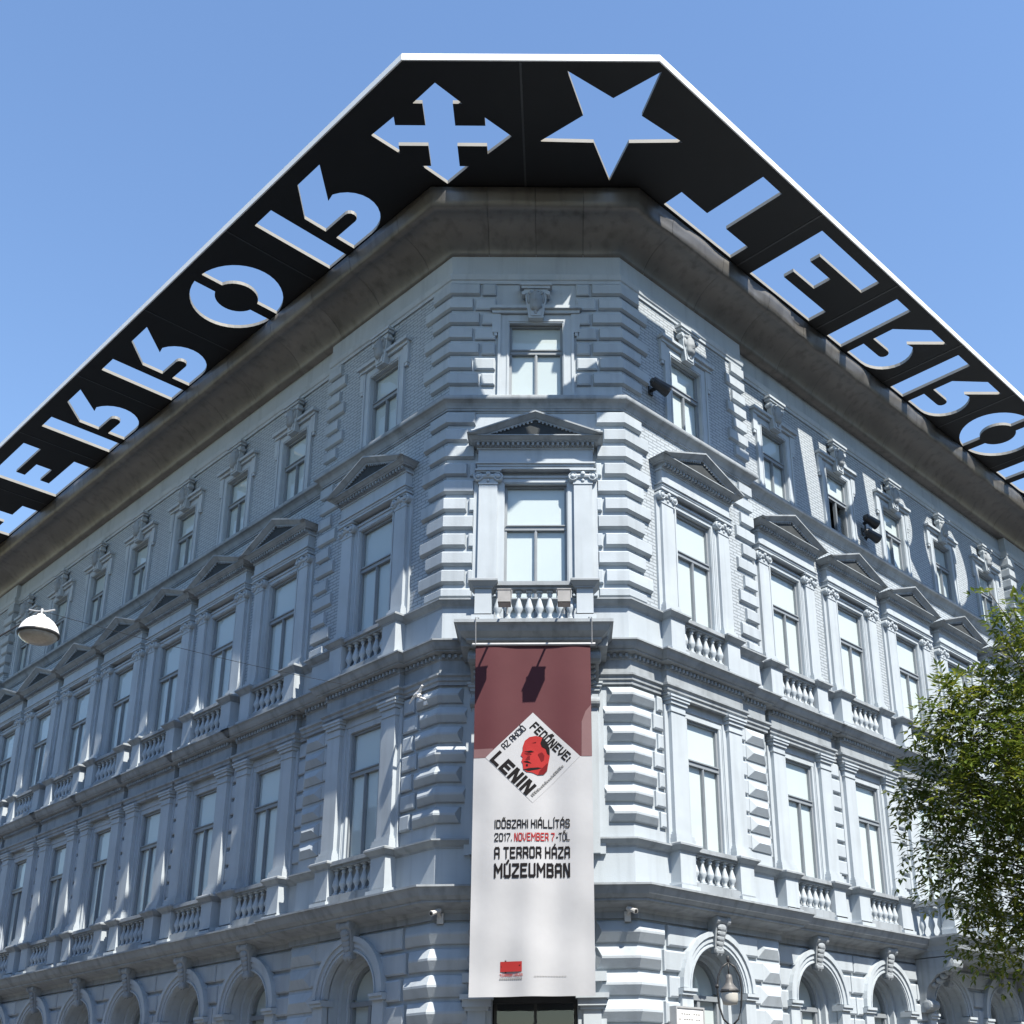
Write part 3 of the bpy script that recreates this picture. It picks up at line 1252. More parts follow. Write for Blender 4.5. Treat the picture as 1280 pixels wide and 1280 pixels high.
for side in 'LR':
    for i, c in enumerate(WIN[side]):
        n = wall_n(side, c)
        for s in (-1, 1):
            ps = inst('pilaster', shared('pilaster_mid', pilaster_shaft(0.42, 2.68, 0.15), 'trim'), B, side, c + s * 0.90, n, 6.27)
            inst('capital', shared('capital_mid', capital_plain(0.42, 0.15), 'trim'), ps, loc=(0, 0, 2.67))
            inst('base', shared('base_mid', pilaster_base(0.42, 0.15), 'trim'), ps)
        inst('lintel', shared('lintel', lintel, 'trim'), B, side, c, n, 8.84)
        if not (side == 'R' and i in (3, 4)):
            balustrade_zone(side, c, 5.39, 6.27, n)
        balustrade_zone(side, c, 9.985, 10.88, n, pw=0.42)
for s in (-1, 1):       # beside the banner
    ps = inst('pilaster', shared('pilaster_corner', pilaster_shaft(0.30, 3.0, 0.15), 'trim'), B, 'C', s * 1.0, 0, 5.95)
    inst('capital', shared('capital_corner', capital_plain(0.30, 0.15), 'trim'), ps, loc=(0, 0, 2.98))


# ------------------------------------------------------------------ rusticated blocks
def corner_path(side, t_len, c_in):
    """plan path wrapping the corner between a facade and the cut-off face"""
    if side == 'L':
        return [plan('L', t_len, 0), ORG['L'], (-c_in, 0)]
    return [(c_in, 0), ORG['R'], plan('R', t_len, 0)]


def plain_prof(z0, z1, p):
    return [(-0.03, z0), (0.02, z0), (p, z0 + 0.035), (p, z1 - 0.03), (p - 0.03, z1), (-0.03, z1)]


def hip_prof(z0, z1, p):
    zm = z0 + (z1 - z0) * 0.5
    return [(-0.03, z0), (0.03, z0), (0.05, z0 + 0.015), (p, zm - 0.02), (p, zm + 0.02), (0.05, z1 - 0.015), (0.03, z1), (-0.03, z1)]


def block(side, t0, t1, z0, z1, n, p, key=None, name='facade_block', rad=0.03):
    w = abs(t1 - t0)
    h = z1 - z0
    me = shared('blk_%.3f_%.3f_%.3f' % (w, h, p), lambda mb: mb.bevel_prism([(-w / 2, 0), (w / 2, 0), (w / 2, h), (-w / 2, h)], -0.03, p, rad), 'block')
    return inst(name, me, B, side, (t0 + t1) / 2, n, z0)


def hip_block(side, t0, t1, z0, z1, n, p, name='faceted_block'):
    w = abs(t1 - t0)
    h = z1 - z0
    me = shared('hip_%.3f_%.3f_%.3f' % (w, h, p), lambda mb: mb.hip(-w / 2, w / 2, 0, h, 0, p, min(0.16, w * 0.3)), 'block')
    return inst(name, me, B, side, (t0 + t1) / 2, n, z0)


# top storey: courses 0.37
z = 18.16
k = 0
while z > 15.6:
    z1, z0 = z - 0.015, max(z - 0.37 + 0.075, 15.37)
    lng = (k % 2 == 0)
    for side in 'LR':
        sweep('quoin_block', corner_path(side, 0.56 if lng else 0.80, 1.16 if lng else 1.30), plain_prof(z0, z1, 0.075), 'block', B, 0.35)
        sg = -1 if side == 'L' else 1
        block('C', sg * 0.84, sg * (1.12 if lng else 1.26), z0, z1, 0, 0.06)
        b = EDGE[side][0]
        ln = 0.42 if lng else 0.62
        pa = [plan(side, b - ln, 0), plan(side, b, 0), plan(side, b, STEP[side])]
        sweep('quoin_block', pa if side == 'R' else pa[::-1], plain_prof(z0, z1, 0.065), 'block', B)
        e = EDGE[side][1]
        pa = [plan(side, e, STEP[side]), plan(side, e, 0), plan(side, e + ln, 0)]
        sweep('quoin_block', pa if side == 'R' else pa[::-1], plain_prof(z0, z1, 0.065), 'block', B)
    z -= 0.37
    k += 1
# pedimented storey: courses 0.39
z = 15.0
k = 0
while z > 11.0:
    z1, z0 = z - 0.012, max(z - 0.39 + 0.095, 10.89)
    lng = (k % 2 == 0)
    for side in 'LR':
        sweep('quoin_block', corner_path(side, 0.50 if lng else 0.70, 1.20 if lng else 1.34), plain_prof(z0, z1, 0.085), 'block', B, 0.35)
        sg = -1 if side == 'L' else 1
        if not lng:
            block('C', sg * 1.19, sg * 1.30, z0, z1, 0, 0.06, rad=0.02)
        b = EDGE[side][0]
        ln = 0.40 if lng else 0.60
        pa = [plan(side, b - ln, 0), plan(side, b, 0), plan(side, b, STEP[side])]
        sweep('quoin_block', pa if side == 'R' else pa[::-1], plain_prof(z0, z1, 0.065), 'block', B)
        e = EDGE[side][1]
        pa = [plan(side, e, STEP[side]), plan(side, e, 0), plan(side, e + ln, 0)]
        sweep('quoin_block', pa if side == 'R' else pa[::-1], plain_prof(z0, z1, 0.065), 'block', B)
    z -= 0.39
    k += 1
# middle storey: faceted courses 0.375
z = 9.10
k = 0
while z > 6.5:
    z1, z0 = z - 0.02, max(z - 0.375 + 0.06, 6.29)
    lng = (k % 2 == 0)
    for side in 'LR':
        sg = -1 if side == 'L' else 1
        sweep('faceted_block', corner_path(side, 0.66 if lng else 0.54, 1.30 if lng else 1.17), hip_prof(z0, z1, 0.112), 'block', B, 1.0)
        c0 = WIN[side][0]
        block(side, 0.70 if lng else 0.58, c0 - 1.23, z0, z1, 0, 0.06)
        b, e, f = EDGE[side]
        # between the corner bay's window and the break of the wall
        a0 = c0 + 1.22
        block(side, a0, a0 + 0.16, z0, z1, 0, 0.05, rad=0.02)
        hip_block(side, a0 + 0.19, b - 0.03, z0, z1, 0, 0.10)
        # main wall piers
        ws = [c for c in WIN[side] if b < c < e]
        if ws[0] - 1.22 - b > 0.15:
            block(side, b + 0.08, ws[0] - 1.22, z0, z1, STEP[side], 0.05, rad=0.02)
        for p, q in zip(ws, ws[1:]):
            block(side, p + 1.22, q - 1.22, z0, z1, STEP[side], 0.07, rad=0.02)
        block(side, ws[-1] + 1.22, e - 0.05, z0, z1, STEP[side], 0.06)
        hip_block(side, e + 0.05, WIN[side][len(ws) + 1] - 1.25, z0, z1, 0, 0.10)
    z -= 0.375
    k += 1

# ground storey: courses 0.44 round the arches
ZI = 3.72
R0, R1 = 0.77, 1.06


def clip_x(dz):
    """half width left free by the arch at height dz over its springing"""
    rm = 0.93
    return math.sqrt(max(0.0, rm * rm - dz * dz)) if dz > 0 else 0.93


def arch_block(side, c, s, t_end, z0, z1, n, p=0.07):
    """plain block whose inner end follows the arch"""
    a0, a1 = clip_x(z0 - ZI), clip_x(z1 - ZI)
    xs = SGN[side]
    x0, x1 = c + s * a0, c + s * a1
    if abs(t_end - x0) < 0.08:
        return
    poly = [(x0 - c, 0), (t_end - c, 0), (t_end - c, z1 - z0), (x1 - c, z1 - z0)]
    poly = [(xs * x, zz) for x, zz in poly]
    mb = MB()
    mb.bevel_prism(poly, -0.03, p, 0.03)
    o = mb.obj('arch_block', 'block', B)
    put(o, side, c, n, z0)


z = 4.80
k = 0
while z > 2.5:
    z1, z0 = z - 0.02, z - 0.44 + 0.055
    lng = (k % 2 == 0)
    for side in 'LR':
        b, e, f = EDGE[side]
        sweep('faceted_block', corner_path(side, 0.72 if lng else 0.60, 1.02), hip_prof(z0, z1, 0.125), 'block', B, 1.0)
        c0 = WIN[side][0]
        if z0 - ZI < 0.9:
            pass
        arch_block(side, c0, -1, 0.76 if lng else 0.64, z0, z1, 0)
        for i, c in enumerate(WIN[side]):
            n = wall_n(side, c)
            nx = WIN[side][i + 1] if i + 1 < len(WIN[side]) else f
            if i == 0:
                j = 3.42 if lng else 3.55
                arch_block(side, c, 1, j, z0, z1, 0)
                hip_block(side, j + 0.03, b - 0.02, z0, z1, 0, 0.10)
                arch_block(side, nx, -1, b + 0.09, z0, z1, STEP[side])
            elif i + 1 < len(WIN[side]) and wall_n(side, nx) == n:
                mid = (c + nx) / 2 + (0.07 if lng else -0.07)
                arch_block(side, c, 1, mid - 0.015, z0, z1, n)
                arch_block(side, nx, -1, mid + 0.015, z0, z1, n)
    z -= 0.44
    k += 1
# lower courses, joined band by band
zz = z
while zz > 1.1:
    for side in 'LR':
        b, e, f = EDGE[side]
        ws = WIN[side]
        mb = MB()
        cuts = [0.0]
        for c in ws:
            cuts += [c - 0.93, c + 0.93]
        cuts.append(f)
        for p, q in zip(cuts[0::2], cuts[1::2]):
            lim = [x for x in (b, e) if p < x < q]
            segs = [p] + lim + [q]
            for u, v in zip(segs, segs[1:]):
                n = wall_n(side, (u + v) / 2)
                x0, x1 = sorted((SGN[side] * (u + 0.02), SGN[side] * (v - 0.02)))
                mb.box(x0, x1, n - 0.02, n + 0.07, zz - 0.385, zz - 0.02)
        o = mb.obj('block_course', 'block', B)
        tag(o, None, kind='stuff')
        put(o, side, 0, 0, 0)
    zz -= 0.44


def archivolt(mb):
    mb.arch_ring(0, 0, R0, R0 + 0.10, -0.02, 0.10)
    mb.arch_ring(0, 0, R0 + 0.101, R0 + 0.20, -0.02, 0.125)
    mb.arch_ring(0, 0, R0 + 0.201, R1 + 0.01, -0.02, 0.16)
    mb.arch_ring(0, 0, R0 + 0.02, R0 + 0.05, 0.1, 0.12)


def inner_arch(mb):
    mb.arch_ring(0, 0, R0 - 0.10, R0 - 0.004, -0.53, -0.22)
    mb.arch_ring(0, 0, R0 - 0.17, R0 - 0.104, -0.53, -0.34)
    for s in (-1, 1):
        a, b = sorted((s * (R0 - 0.10), s * (R0 - 0.004)))
        mb.box(a, b, -0.53, -0.22, -2.5, 0)
        a, b = sorted((s * (R0 - 0.17), s * (R0 - 0.104)))
        mb.box(a, b, -0.53, -0.34, -2.5, 0)


def impost(s):
    def f(mb):
        a, b = sorted((s * (R0 - 0.03), s * (R1 + 0.06)))
        mb.box(a, b, -0.1, 0.17, -0.13, -0.07)
        mb.box(a, b, -0.1, 0.20, -0.07, -0.015)
        a, b = sorted((s * R0, s * (R1 + 0.02)))
        mb.box(a, b, -0.02, 0.12, -2.6, -0.13)
    return f


def arch_window(mb):
    r = R0 - 0.17
    mb.arch_ring(0, 0, r - 0.06, r, -0.06, 0.03)
    mb.box(-r, r, -0.06, 0.05, -0.14, -0.05)
    mb.box(-0.04, 0.04, -0.05, 0.035, -2.5, -0.14)
    for s in (-1, 1):
        a, b = sorted((s * (r - 0.06), s * r))
        mb.box(a, b, -0.06, 0.03, -2.5, -0.05)


def arch_panel(n):
    def f(mb):
        r = R0 - 0.175
        pts = [(r * math.cos(PI * i / 18), r * math.sin(PI * i / 18)) for i in range(19)] + [(-r, -2.5), (r, -2.5)]
        mb.face([mb.pt(x, n, zz) for x, zz in pts])
    return f


def keystone_scroll(mb):
    prof = [(0.0, 0.12), (0.10, 0.16), (0.24, 0.20), (0.40, 0.25), (0.52, 0.30), (0.62, 0.30)]
    for (h0, d0), (h1, d1) in zip(prof, prof[1:]):
        w0, w1 = 0.11 + 0.11 * h0 / 0.62, 0.11 + 0.11 * h1 / 0.62
        a = [mb.pt(-w0, 0, h0), mb.pt(w0, 0, h0), mb.pt(w0, d0, h0), mb.pt(-w0, d0, h0)]
        b = [mb.pt(-w1, 0, h1), mb.pt(w1, 0, h1), mb.pt(w1, d1, h1), mb.pt(-w1, d1, h1)]
        for i in range(4):
            j = (i + 1) % 4
            mb.face([a[i], a[j], b[j], b[i]])
    mb.lathe([(0.06, -0.23), (0.10, -0.22), (0.10, -0.14), (0.075, -0.12), (0.075, 0.12), (0.10, 0.14), (0.10, 0.22), (0.06, 0.23)], 0, 0.28, 0.60, 14, 'x')
    mb.lathe([(0.035, -0.13), (0.06, -0.12), (0.06, 0.12), (0.035, 0.13)], 0, 0.15, 0.04, 10, 'x')
    mb.box(-0.25, 0.25, 0, 0.26, 0.70, 0.76)
    for i in range(5):          # acanthus leaf
        zc = 0.10 + 0.09 * i
        mb.ball((0, 0.17 + 0.03 * i, zc), (0.09 + 0.014 * i, 0.045, 0.07), 8, 6)
    for s in (-1, 1):
        mb.ball((s * 0.06, 0.15, 0.03), (0.045, 0.05, 0.08), 7, 6)


for side in 'LR':
    for c in WIN[side]:
        n = wall_n(side, c)
        av = inst('archivolt', shared('archivolt', archivolt, 'trim'), B, side, c, n, ZI)
        inst('inner_arch', shared('inner_arch', inner_arch, 'trim'), B, side, c, n, ZI)
        for s_ in (-1, 1):
            inst('impost', shared('impost%d' % s_, impost(s_), 'trim'), B, side, c, n, ZI)
        ks = inst('arch_keystone', shared('keystone_scroll', keystone_scroll, 'ledge'), B, side, c, n + 0.03, ZI + 0.66)
        ks.scale = (0.9, 0.75, 1.0)
        fr = inst('arched_window', shared('arch_window', arch_window, 'frame'), B, side, c, n - 0.42, ZI)
        inst('pane', shared('arch_pane', arch_panel(-0.01), 'glass'), fr)
        inst('blind', shared('arch_blind', arch_panel(-0.06), 'blind'), fr)

# ------------------------------------------------------------------ corner entrance
dm = MB()
dm.box(-0.9, 0.9, -1.62, -1.6, 0.0, 3.8)  # near-black board: the dark of the unlit entrance is put into its colour
door = dm.obj('entrance_dark_board', 'interior', B)
dm = MB()
for x in (-0.70, -0.02, 0.66):
    dm.box(x, x + 0.05, -0.28, -0.22, 0, 3.5)
dm.box(-0.72, 0.72, -0.28, -0.22, 2.5, 2.58)
dm.box(-0.72, 0.72, -0.28, -0.20, 3.44, 3.56)
dm.obj('door_frame', 'iron', door)
dm = MB()
dm.quad((-0.70, -0.26, 0), (0.70, -0.26, 0), (0.70, -0.26, 3.5), (-0.70, -0.26, 3.5))
dm.obj('pane', 'glass', door)
for s in (-1, 1):
    dm = MB()
    dm.box(-0.15, 0.15, 0, 0.12, 0.0, 3.30)
    dm.box(-0.24, -0.15, 0, 0.07, 0.0, 3.30)
    dm.box(0.15, 0.24, 0, 0.07, 0.0, 3.30)
    js = dm.obj('door_pilaster', 'trim', B)
    put(js, 'C', s * 0.97, 0, 0)
    dm = MB()
    dm.box(-0.20, 0.20, 0, 0.16, 3.30, 3.36)
    dm.box(-0.24, 0.24, 0, 0.20, 3.36, 3.48)
    dm.box(-0.28, 0.28, 0, 0.26, 3.48, 3.56)
    dm.obj('capital', 'trim', js)
dm = MB()
dm.box(-0.72, 0.72, -0.05, 0.10, 3.57, 3.75)
dm.box(-1.22, 1.22, -0.05, 0.16, 3.76, 3.92)
dm.obj('door_lintel', 'trim', B)

# ------------------------------------------------------------------ corner balcony
SL = 1.42
bal = sweep('balcony_slab', [(-SL + 0.30, 0), (-SL + 0.30, -0.90), (SL - 0.30, -0.90), (SL - 0.30, 0)],
            [(-0.3, 9.56), (0.0, 9.56), (0.02, 9.60), (0.09, 9.64), (0.09, 9.68), (0.12, 9.70), (0.20, 9.77), (0.25, 9.86), (0.29, 9.90), (0.30, 9.90), (0.30, 9.96), (-0.3, 9.975)], 'ledge', B)
mb = MB()
mb.box(-SL + 0.1, SL - 0.1, 0.0, 0.85, 9.575, 9.965)
mb.obj('balcony_floor', 'ledge', B)


def console(mb):
    prof = [(0.0, -0.95), (0.10, -0.95), (0.17, -0.85), (0.14, -0.70), (0.20, -0.50), (0.40, -0.30), (0.66, -0.22), (0.74, -0.10), (0.74, 0.0), (0.0, 0.0)]
    w = 0.15
    a = [mb.pt(-w, n, zz) for n, zz in prof]
    b = [mb.pt(w, n, zz) for n, zz in prof]
    mb.face(a)
    mb.face(b[::-1])
    for i in range(len(prof)):
        j = (i + 1) % len(prof)
        mb.face([a[i], b[i], b[j], a[j]])
    mb.lathe([(0.06, -0.18), (0.12, -0.17), (0.12, 0.17), (0.06, 0.18)], 0, 0.66, -0.13, 12, 'x')
    mb.lathe([(0.05, -0.17), (0.09, -0.16), (0.09, 0.16), (0.05, 0.17)], 0, 0.15, -0.82, 12, 'x')
    for i in range(4):
        mb.ball((0, 0.26 + 0.10 * i, -0.46 + 0.07 * i), (0.10, 0.06, 0.06), 8, 6)


for s in (-1, 1):
    inst('console', shared('console', console, 'ledge'), B, 'C', s * 1.02, 0, 9.56)
bz0, bz1 = 9.975, 10.78
for s in (-1, 1):
    p = inst('pedestal', shared('pedestal_balc', pedestal(bz1 - bz0, 0.30, 0.30), 'trim'), B, 'C', s * 0.92, 0.76, bz0)
    inst('pedestal_cap', shared('pedcap_balc', pedestal_cap(0.32, 0.32), 'ledge'), p, loc=(0, 0, bz1 - bz0 - 0.16))
    mb = MB()
    mb.box(-0.10, 0.10, 0.1, 0.76, bz1 - 0.14, bz1)
    o = mb.obj('side_rail', 'ledge', B)
    put(o, 'C', s * 0.95, 0, 0)
    for i in range(3):
        inst('baluster', shared('baluster_balc', baluster(0.57), 'trim', True), B, 'C', s * 0.95, 0.20 + 0.22 * i, bz0 + 0.08)
inst('rail', shared('rail_balc', rail(1.52, 0.20), 'ledge'), B, 'C', 0, 0.80, bz1 - 0.14)
inst('lower_rail', shared('lrail_balc', lambda q: q.box(-0.76, 0.76, 0, 0.2, 0, 0.08), 'ledge'), B, 'C', 0, 0.80, bz0)
for i in range(8):
    inst('baluster', shared('baluster_balc', baluster(0.57), 'trim', True), B, 'C', -0.66 + 1.32 * i / 7, 0.90, bz0 + 0.08)

# ------------------------------------------------------------------ balcony over the side entrance
T0, T1, DN = 9.75, 15.7, 1.25
nm = STEP['R']
pth = [plan('R', T0 + 0.3, nm), plan('R', T0 + 0.3, nm + DN - 0.25), plan('R', T1 - 0.3, nm + DN - 0.25), plan('R', T1 - 0.3, nm)]
sweep('balcony_slab', pth, [(-0.3, 4.9), (0.0, 4.9), (0.04, 5.0), (0.16, 5.06), (0.18, 5.15), (0.26, 5.26), (0.30, 5.33), (0.30, 5.37), (-0.3, 5.405)], 'ledge', B)
mb = MB()
mb.box(T0 + 0.15, T1 - 0.15, nm, nm + DN - 0.3, 4.92, 5.385)
o = mb.obj('balcony_floor', 'ledge', B)
put(o, 'R', 0)
for t in (T0 + 0.35, T1 - 0.35):
    o = inst('console', shared('console_big', lambda q: (console(q),), 'ledge'), B, 'R', t, nm + 0.05, 4.9)
    o.scale = (1.3, 1.25, 1.25)
for t in (T0 + 0.42, T0 + 2.1, T1 - 2.1, T1 - 0.42):
    p = inst('pedestal', shared('pedestal_side', pedestal(0.88, 0.34, 0.30), 'trim'), B, 'R', t, nm + DN - 0.45, 5.405)
    inst('pedestal_cap', shared('pedcap_side', pedestal_cap(0.34, 0.30), 'ledge'), p, loc=(0, 0, 0.72))
tl = [T0 + 0.42, T0 + 2.1, T1 - 2.1, T1 - 0.42]
for a, b in zip(tl, tl[1:]):
    w = b - a - 0.34
    inst('rail', shared('rail_s%.2f' % w, rail(w, 0.20), 'ledge'), B, 'R', (a + b) / 2, nm + DN - 0.40, 6.12)
    cnt = int(w / 0.24)
    for i in range(cnt):
        inst('baluster', shared('baluster_side', baluster(0.72), 'trim', True), B, 'R', a + 0.17 + w * (i + 0.5) / cnt, nm + DN - 0.30, 5.405)
for t in (tl[0], tl[-1]):
    mb = MB()
    mb.box(-0.10, 0.10, 0.05, DN - 0.45, 6.12, 6.255)
    o = mb.obj('side_rail', 'ledge', B)
    put(o, 'R', t, nm, 0)
    for i in range(3):
        inst('baluster', shared('baluster_side', baluster(0.72), 'trim', True), B, 'R', t, nm + 0.2 + 0.23 * i, 5.405)

# ------------------------------------------------------------------ banner on the corner
BX0, BX1, BZ0, BZ1, BD = -1.03, 1.0, 3.43, 9.50, 1.08
BMID = (BX0 + BX1) / 2


def fold(x, z):
    k = (BZ1 - z) / (BZ1 - BZ0)
    return 0.032 * math.sin(x * 4.3 + 0.5 * z) * (0.25 + k) + 0.020 * math.sin(x * 9.0 + 1.7 + 0.3 * math.sin(z * 2)) * (0.15 + k) + 0.010 * math.sin(z * 5.0 + x * 2.2) * k + 0.03 * math.sin(k * PI) * (x - BMID) + 0.03 * k


def banner_mat(name, col):
    m = varied(name, col, 0.7, 0.25, 0.05, 2.0, bump=0.2, bscale=5)
    return m


M['cloth_white'] = banner_mat('banner_white', (0.355, 0.365, 0.385))
M['cloth_red'] = banner_mat('banner_maroon', (0.072, 0.019, 0.024))
M['cloth_backlit'] = banner_mat('banner_backlit', (0.15, 0.085, 0.09))  # light showing through the mesh cloth, painted as a paler maroon
M['ink'] = plain('black_ink', (0.012, 0.011, 0.012), 0.9, 0.1)
M['ink_grey'] = plain('grey_ink', (0.18, 0.18, 0.18), 0.7)
M['ink_red'] = plain('red_ink', (0.30, 0.028, 0.028), 0.9, 0.1)

banner = empty('banner', (0, 0, 0))
tag(banner, 'long white cloth banner with maroon top and Hungarian lettering hung below the corner balcony', 'banner')
put(banner, 'C', 0, BD, 0)


def cloth(x0, x1, z0, z1, off, name, mat, nx=24, nz=30, poly=None):
    mb = MB()
    G = [[mb.pt(x0 + (x1 - x0) * i / nx, fold(x0 + (x1 - x0) * i / nx, z0 + (z1 - z0) * j / nz) + off, z0 + (z1 - z0) * j / nz) for i in range(nx + 1)] for j in range(nz + 1)]
    for j in range(nz):
        for i in range(nx):
            mb.face([G[j][i], G[j][i + 1], G[j + 1][i + 1], G[j + 1][i]])
    return mb.obj(name, mat, banner, True)


RZ = 7.42
cloth(BX0, BX1, BZ0, RZ, 0, 'white_cloth', 'cloth_white')
cloth(BX0, BX1, RZ, BZ1, 0, 'maroon_cloth', 'cloth_red')
cloth(BX0 + 0.004, BX0 + 0.33, RZ, RZ + 0.16, 0.003, 'backlit_patch', 'cloth_backlit', 6, 4)  # corner where light from behind is painted onto the cloth
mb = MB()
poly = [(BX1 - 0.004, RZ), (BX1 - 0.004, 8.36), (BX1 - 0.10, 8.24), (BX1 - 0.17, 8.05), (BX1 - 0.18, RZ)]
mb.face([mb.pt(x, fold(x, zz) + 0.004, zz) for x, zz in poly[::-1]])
mb.obj('backlit_patch', 'cloth_backlit', banner)
mb = MB()
mb.tube([(BX0 - 0.06, 0.01, BZ1 + 0.01), (BX1 + 0.09, 0.01, BZ1 + 0.01)], 0.03, 8)
mb.obj('top_bar', 'alu', banner)
for x in (BX0, BX1 + 0.03):
    mb = MB()
    mb.tube([(x, 0.03, BZ1), (x, 0.15, 9.97), (x * 0.93, -0.03, 10.05), (x * 0.90, -0.1, 10.2)], 0.010, 6)
    mb.obj('rope', 'alu', banner)
# white lozenge
DC = (-0.015, 7.42)
DR = 0.81


def lozenge(r, off, nseg=10):
    mb = MB()
    G = []
    for j in range(nseg + 1):
        row = []
        for i in range(nseg + 1):
            a, b = -r + 2 * r * i / nseg, -r + 2 * r * j / nseg
            x, zz = DC[0] + (a - b) / 2, DC[1] + (a + b) / 2
            row.append(mb.pt(x, fold(x, zz) + off, zz))
        G.append(row)
    for j in range(nseg):
        for i in range(nseg):
            mb.face([G[j][i], G[j][i + 1], G[j + 1][i + 1], G[j + 1][i]])
    return mb


lozenge(DR, 0.004).obj('lozenge', 'cloth_white', banner, True)


def shape(poly, off, name, mat):
    mb = MB()
    mb.face([mb.pt(x, fold(x, zz) + off, zz) for x, zz in poly])
    return mb.obj(name, mat, banner)


# condensed square lettering: strokes on a cell 1 high and 0.56 wide
W_ = 0.56
GL = {
    'A': [[(0, 0), (0, .86), (.10, 1), (.46, 1), (W_, .86), (W_, 0)], [(0, .42), (W_, .42)]],
    'B': [[(0, 0), (0, 1), (.44, 1), (.54, .9), (.54, .62), (.44, .53), (.5, .44), (W_, .36), (W_, .1), (.46, 0), (0, 0)], [(0, .53), (.44, .53)]],
    'C': [[(W_, .72), (W_, .9), (.46, 1), (.1, 1), (0, .9), (0, .1), (.1, 0), (.46, 0), (W_, .1), (W_, .28)]],
    'D': [[(0, 0), (0, 1), (.42, 1), (W_, .86), (W_, .14), (.42, 0), (0, 0)]],
    'E': [[(W_, 1), (0, 1), (0, 0), (W_, 0)], [(0, .52), (.46, .52)]],
    'F': [[(W_, 1), (0, 1), (0, 0)], [(0, .5), (.46, .5)]],
    'H': [[(0, 0), (0, 1)], [(W_, 0), (W_, 1)], [(0, .52), (W_, .52)]],
    'I': [[(0, 0), (0, 1)]],
    'K': [[(0, 0), (0, 1)], [(W_, 1), (W_, .72), (.36, .52), (W_, .34), (W_, 0)], [(0, .52), (.36, .52)]],
    'L': [[(0, 1), (0, 0), (W_, 0)]],
    'M': [[(0, 0), (0, 1), (.36, .42), (.72, 1), (.72, 0)]],
    'N': [[(0, 0), (0, 1), (.10, 1), (.46, 0), (W_, 0), (W_, 1)]],
    'O': [[(.1, 0), (0, .1), (0, .9), (.1, 1), (.46, 1), (W_, .9), (W_, .1), (.46, 0), (.1, 0)]],
    'R': [[(0, 0), (0, 1), (.46, 1), (W_, .9), (W_, .58), (.46, .46), (0, .46)], [(.30, .46), (W_, .2), (W_, 0)]],
    'S': [[(W_, .76), (W_, .9), (.46, 1), (.1, 1), (0, .9), (0, .64), (.1, .54), (.46, .48), (W_, .38), (W_, .1), (.46, 0), (.1, 0), (0, .1), (0, .24)]],
    'T': [[(0, 1), (W_, 1)], [(W_ / 2, 1), (W_ / 2, 0)]],
    'U': [[(0, 1), (0, .1), (.1, 0), (.46, 0), (W_, .1), (W_, 1)]],
    'V': [[(0, 1), (0, .4), (W_ / 2, 0), (W_, .4), (W_, 1)]],
    'Z': [[(0, 1), (W_, 1), (W_, .84), (0, .16), (0, 0), (W_, 0)]],
    '0': [[(.1, 0), (0, .1), (0, .9), (.1, 1), (.46, 1), (W_, .9), (W_, .1), (.46, 0), (.1, 0)]],
    '1': [[(0, .8), (.2, 1), (.2, 0)]],
    '2': [[(0, .74), (0, .9), (.1, 1), (.46, 1), (W_, .9), (W_, .62), (0, .16), (0, 0), (W_, 0)]],
    '7': [[(0, 1), (W_, 1), (W_, .8), (.2, .3), (.2, 0)]],
    '-': [[(0, .45), (.26, .45)]],
    '.': [[(0, 0.0), (0, .1)]],
    ':': [[(0, 0.1), (0, .2)], [(0, .55), (0, .65)]],
}
ACC = {'\u00c1': ('A', 1), '\u00d3': ('O', 1), '\u00cd': ('I', 1), '\u00da': ('U', 1), '\u0150': ('O', 2)}


def text(s, x, z, height, width, mat, ang=0.0, off=0.010, sw=0.17, slant=0.0):
    """flat lettering fitted to a height and a width; (x, z) is its lower left corner"""
    segs = []
    cur = 0.0
    for ch in s:
        if ch == ' ':
            cur += 0.36
            continue
        base, acc = ACC.get(ch, (ch, 0))
        wmax = 0.0
        for pl in GL[base]:
            segs.append([(cur + a, b) for a, b in pl])
            wmax = max(wmax, max(a for a, b in pl))
        for i in range(acc):
            c0 = cur + wmax / 2 + (0.0 if acc == 1 else -0.14 + 0.24 * i)
            segs.append([(c0 - 0.03, 1.16), (c0 + 0.09, 1.34)])
        cur += wmax + sw + 0.13
    total = cur - 0.13
    kx = width / total
    inn = 1 - sw
    ca, sa = math.cos(ang), math.sin(ang)
    mb = MB()
    cnt = 0
    for pl in segs:
        for i, (p, q_) in enumerate(zip(pl, pl[1:])):
            P, Q = Vector((p[0], p[1] * inn)), Vector((q_[0], q_[1] * inn))
            d = (Q - P).normalized()
            nn = Vector((-d.y, d.x)) * sw / 2
            P = P - d * sw / 2 * (1.0 if i == 0 or True else 0)
            Q = Q + d * sw / 2
            ids = []
            cnt += 1
            for c in (P + nn, P - nn, Q - nn, Q + nn):
                a = (c.x + sw / 2) * kx + slant * c.y * height
                b = (c.y + sw / 2) * height
                px, pz = x + a * ca - b * sa, z + a * sa + b * ca
                ids.append(mb.pt(px, fold(px, pz) + off + 0.00015 * (cnt % 9), pz))
            mb.face(ids)
    return mb.obj('lettering', mat, banner)


A45 = PI / 4
q = S2


def lz(a, b):
    """point of the lozenge: a along its lower-left to top direction, b across to the right"""
    return DC[0] + (a + b) * q, DC[1] + (a - b) * q


# upper left side, lower left side, upper right side
x, zz = lz(-0.24, -0.43)
text('AZ AKCI\u00d3', x, zz, 0.115, 0.52, 'ink', A45, sw=0.15)
x, zz = lz(0.33, -0.42)
text('FED\u0150NEVE:', x, zz, 0.165, 0.90, 'ink', -A45, sw=0.2)
x, zz = lz(-0.56, -0.49)
text('LENIN', x, zz, 0.25, 0.90, 'ink', -A45, sw=0.24)
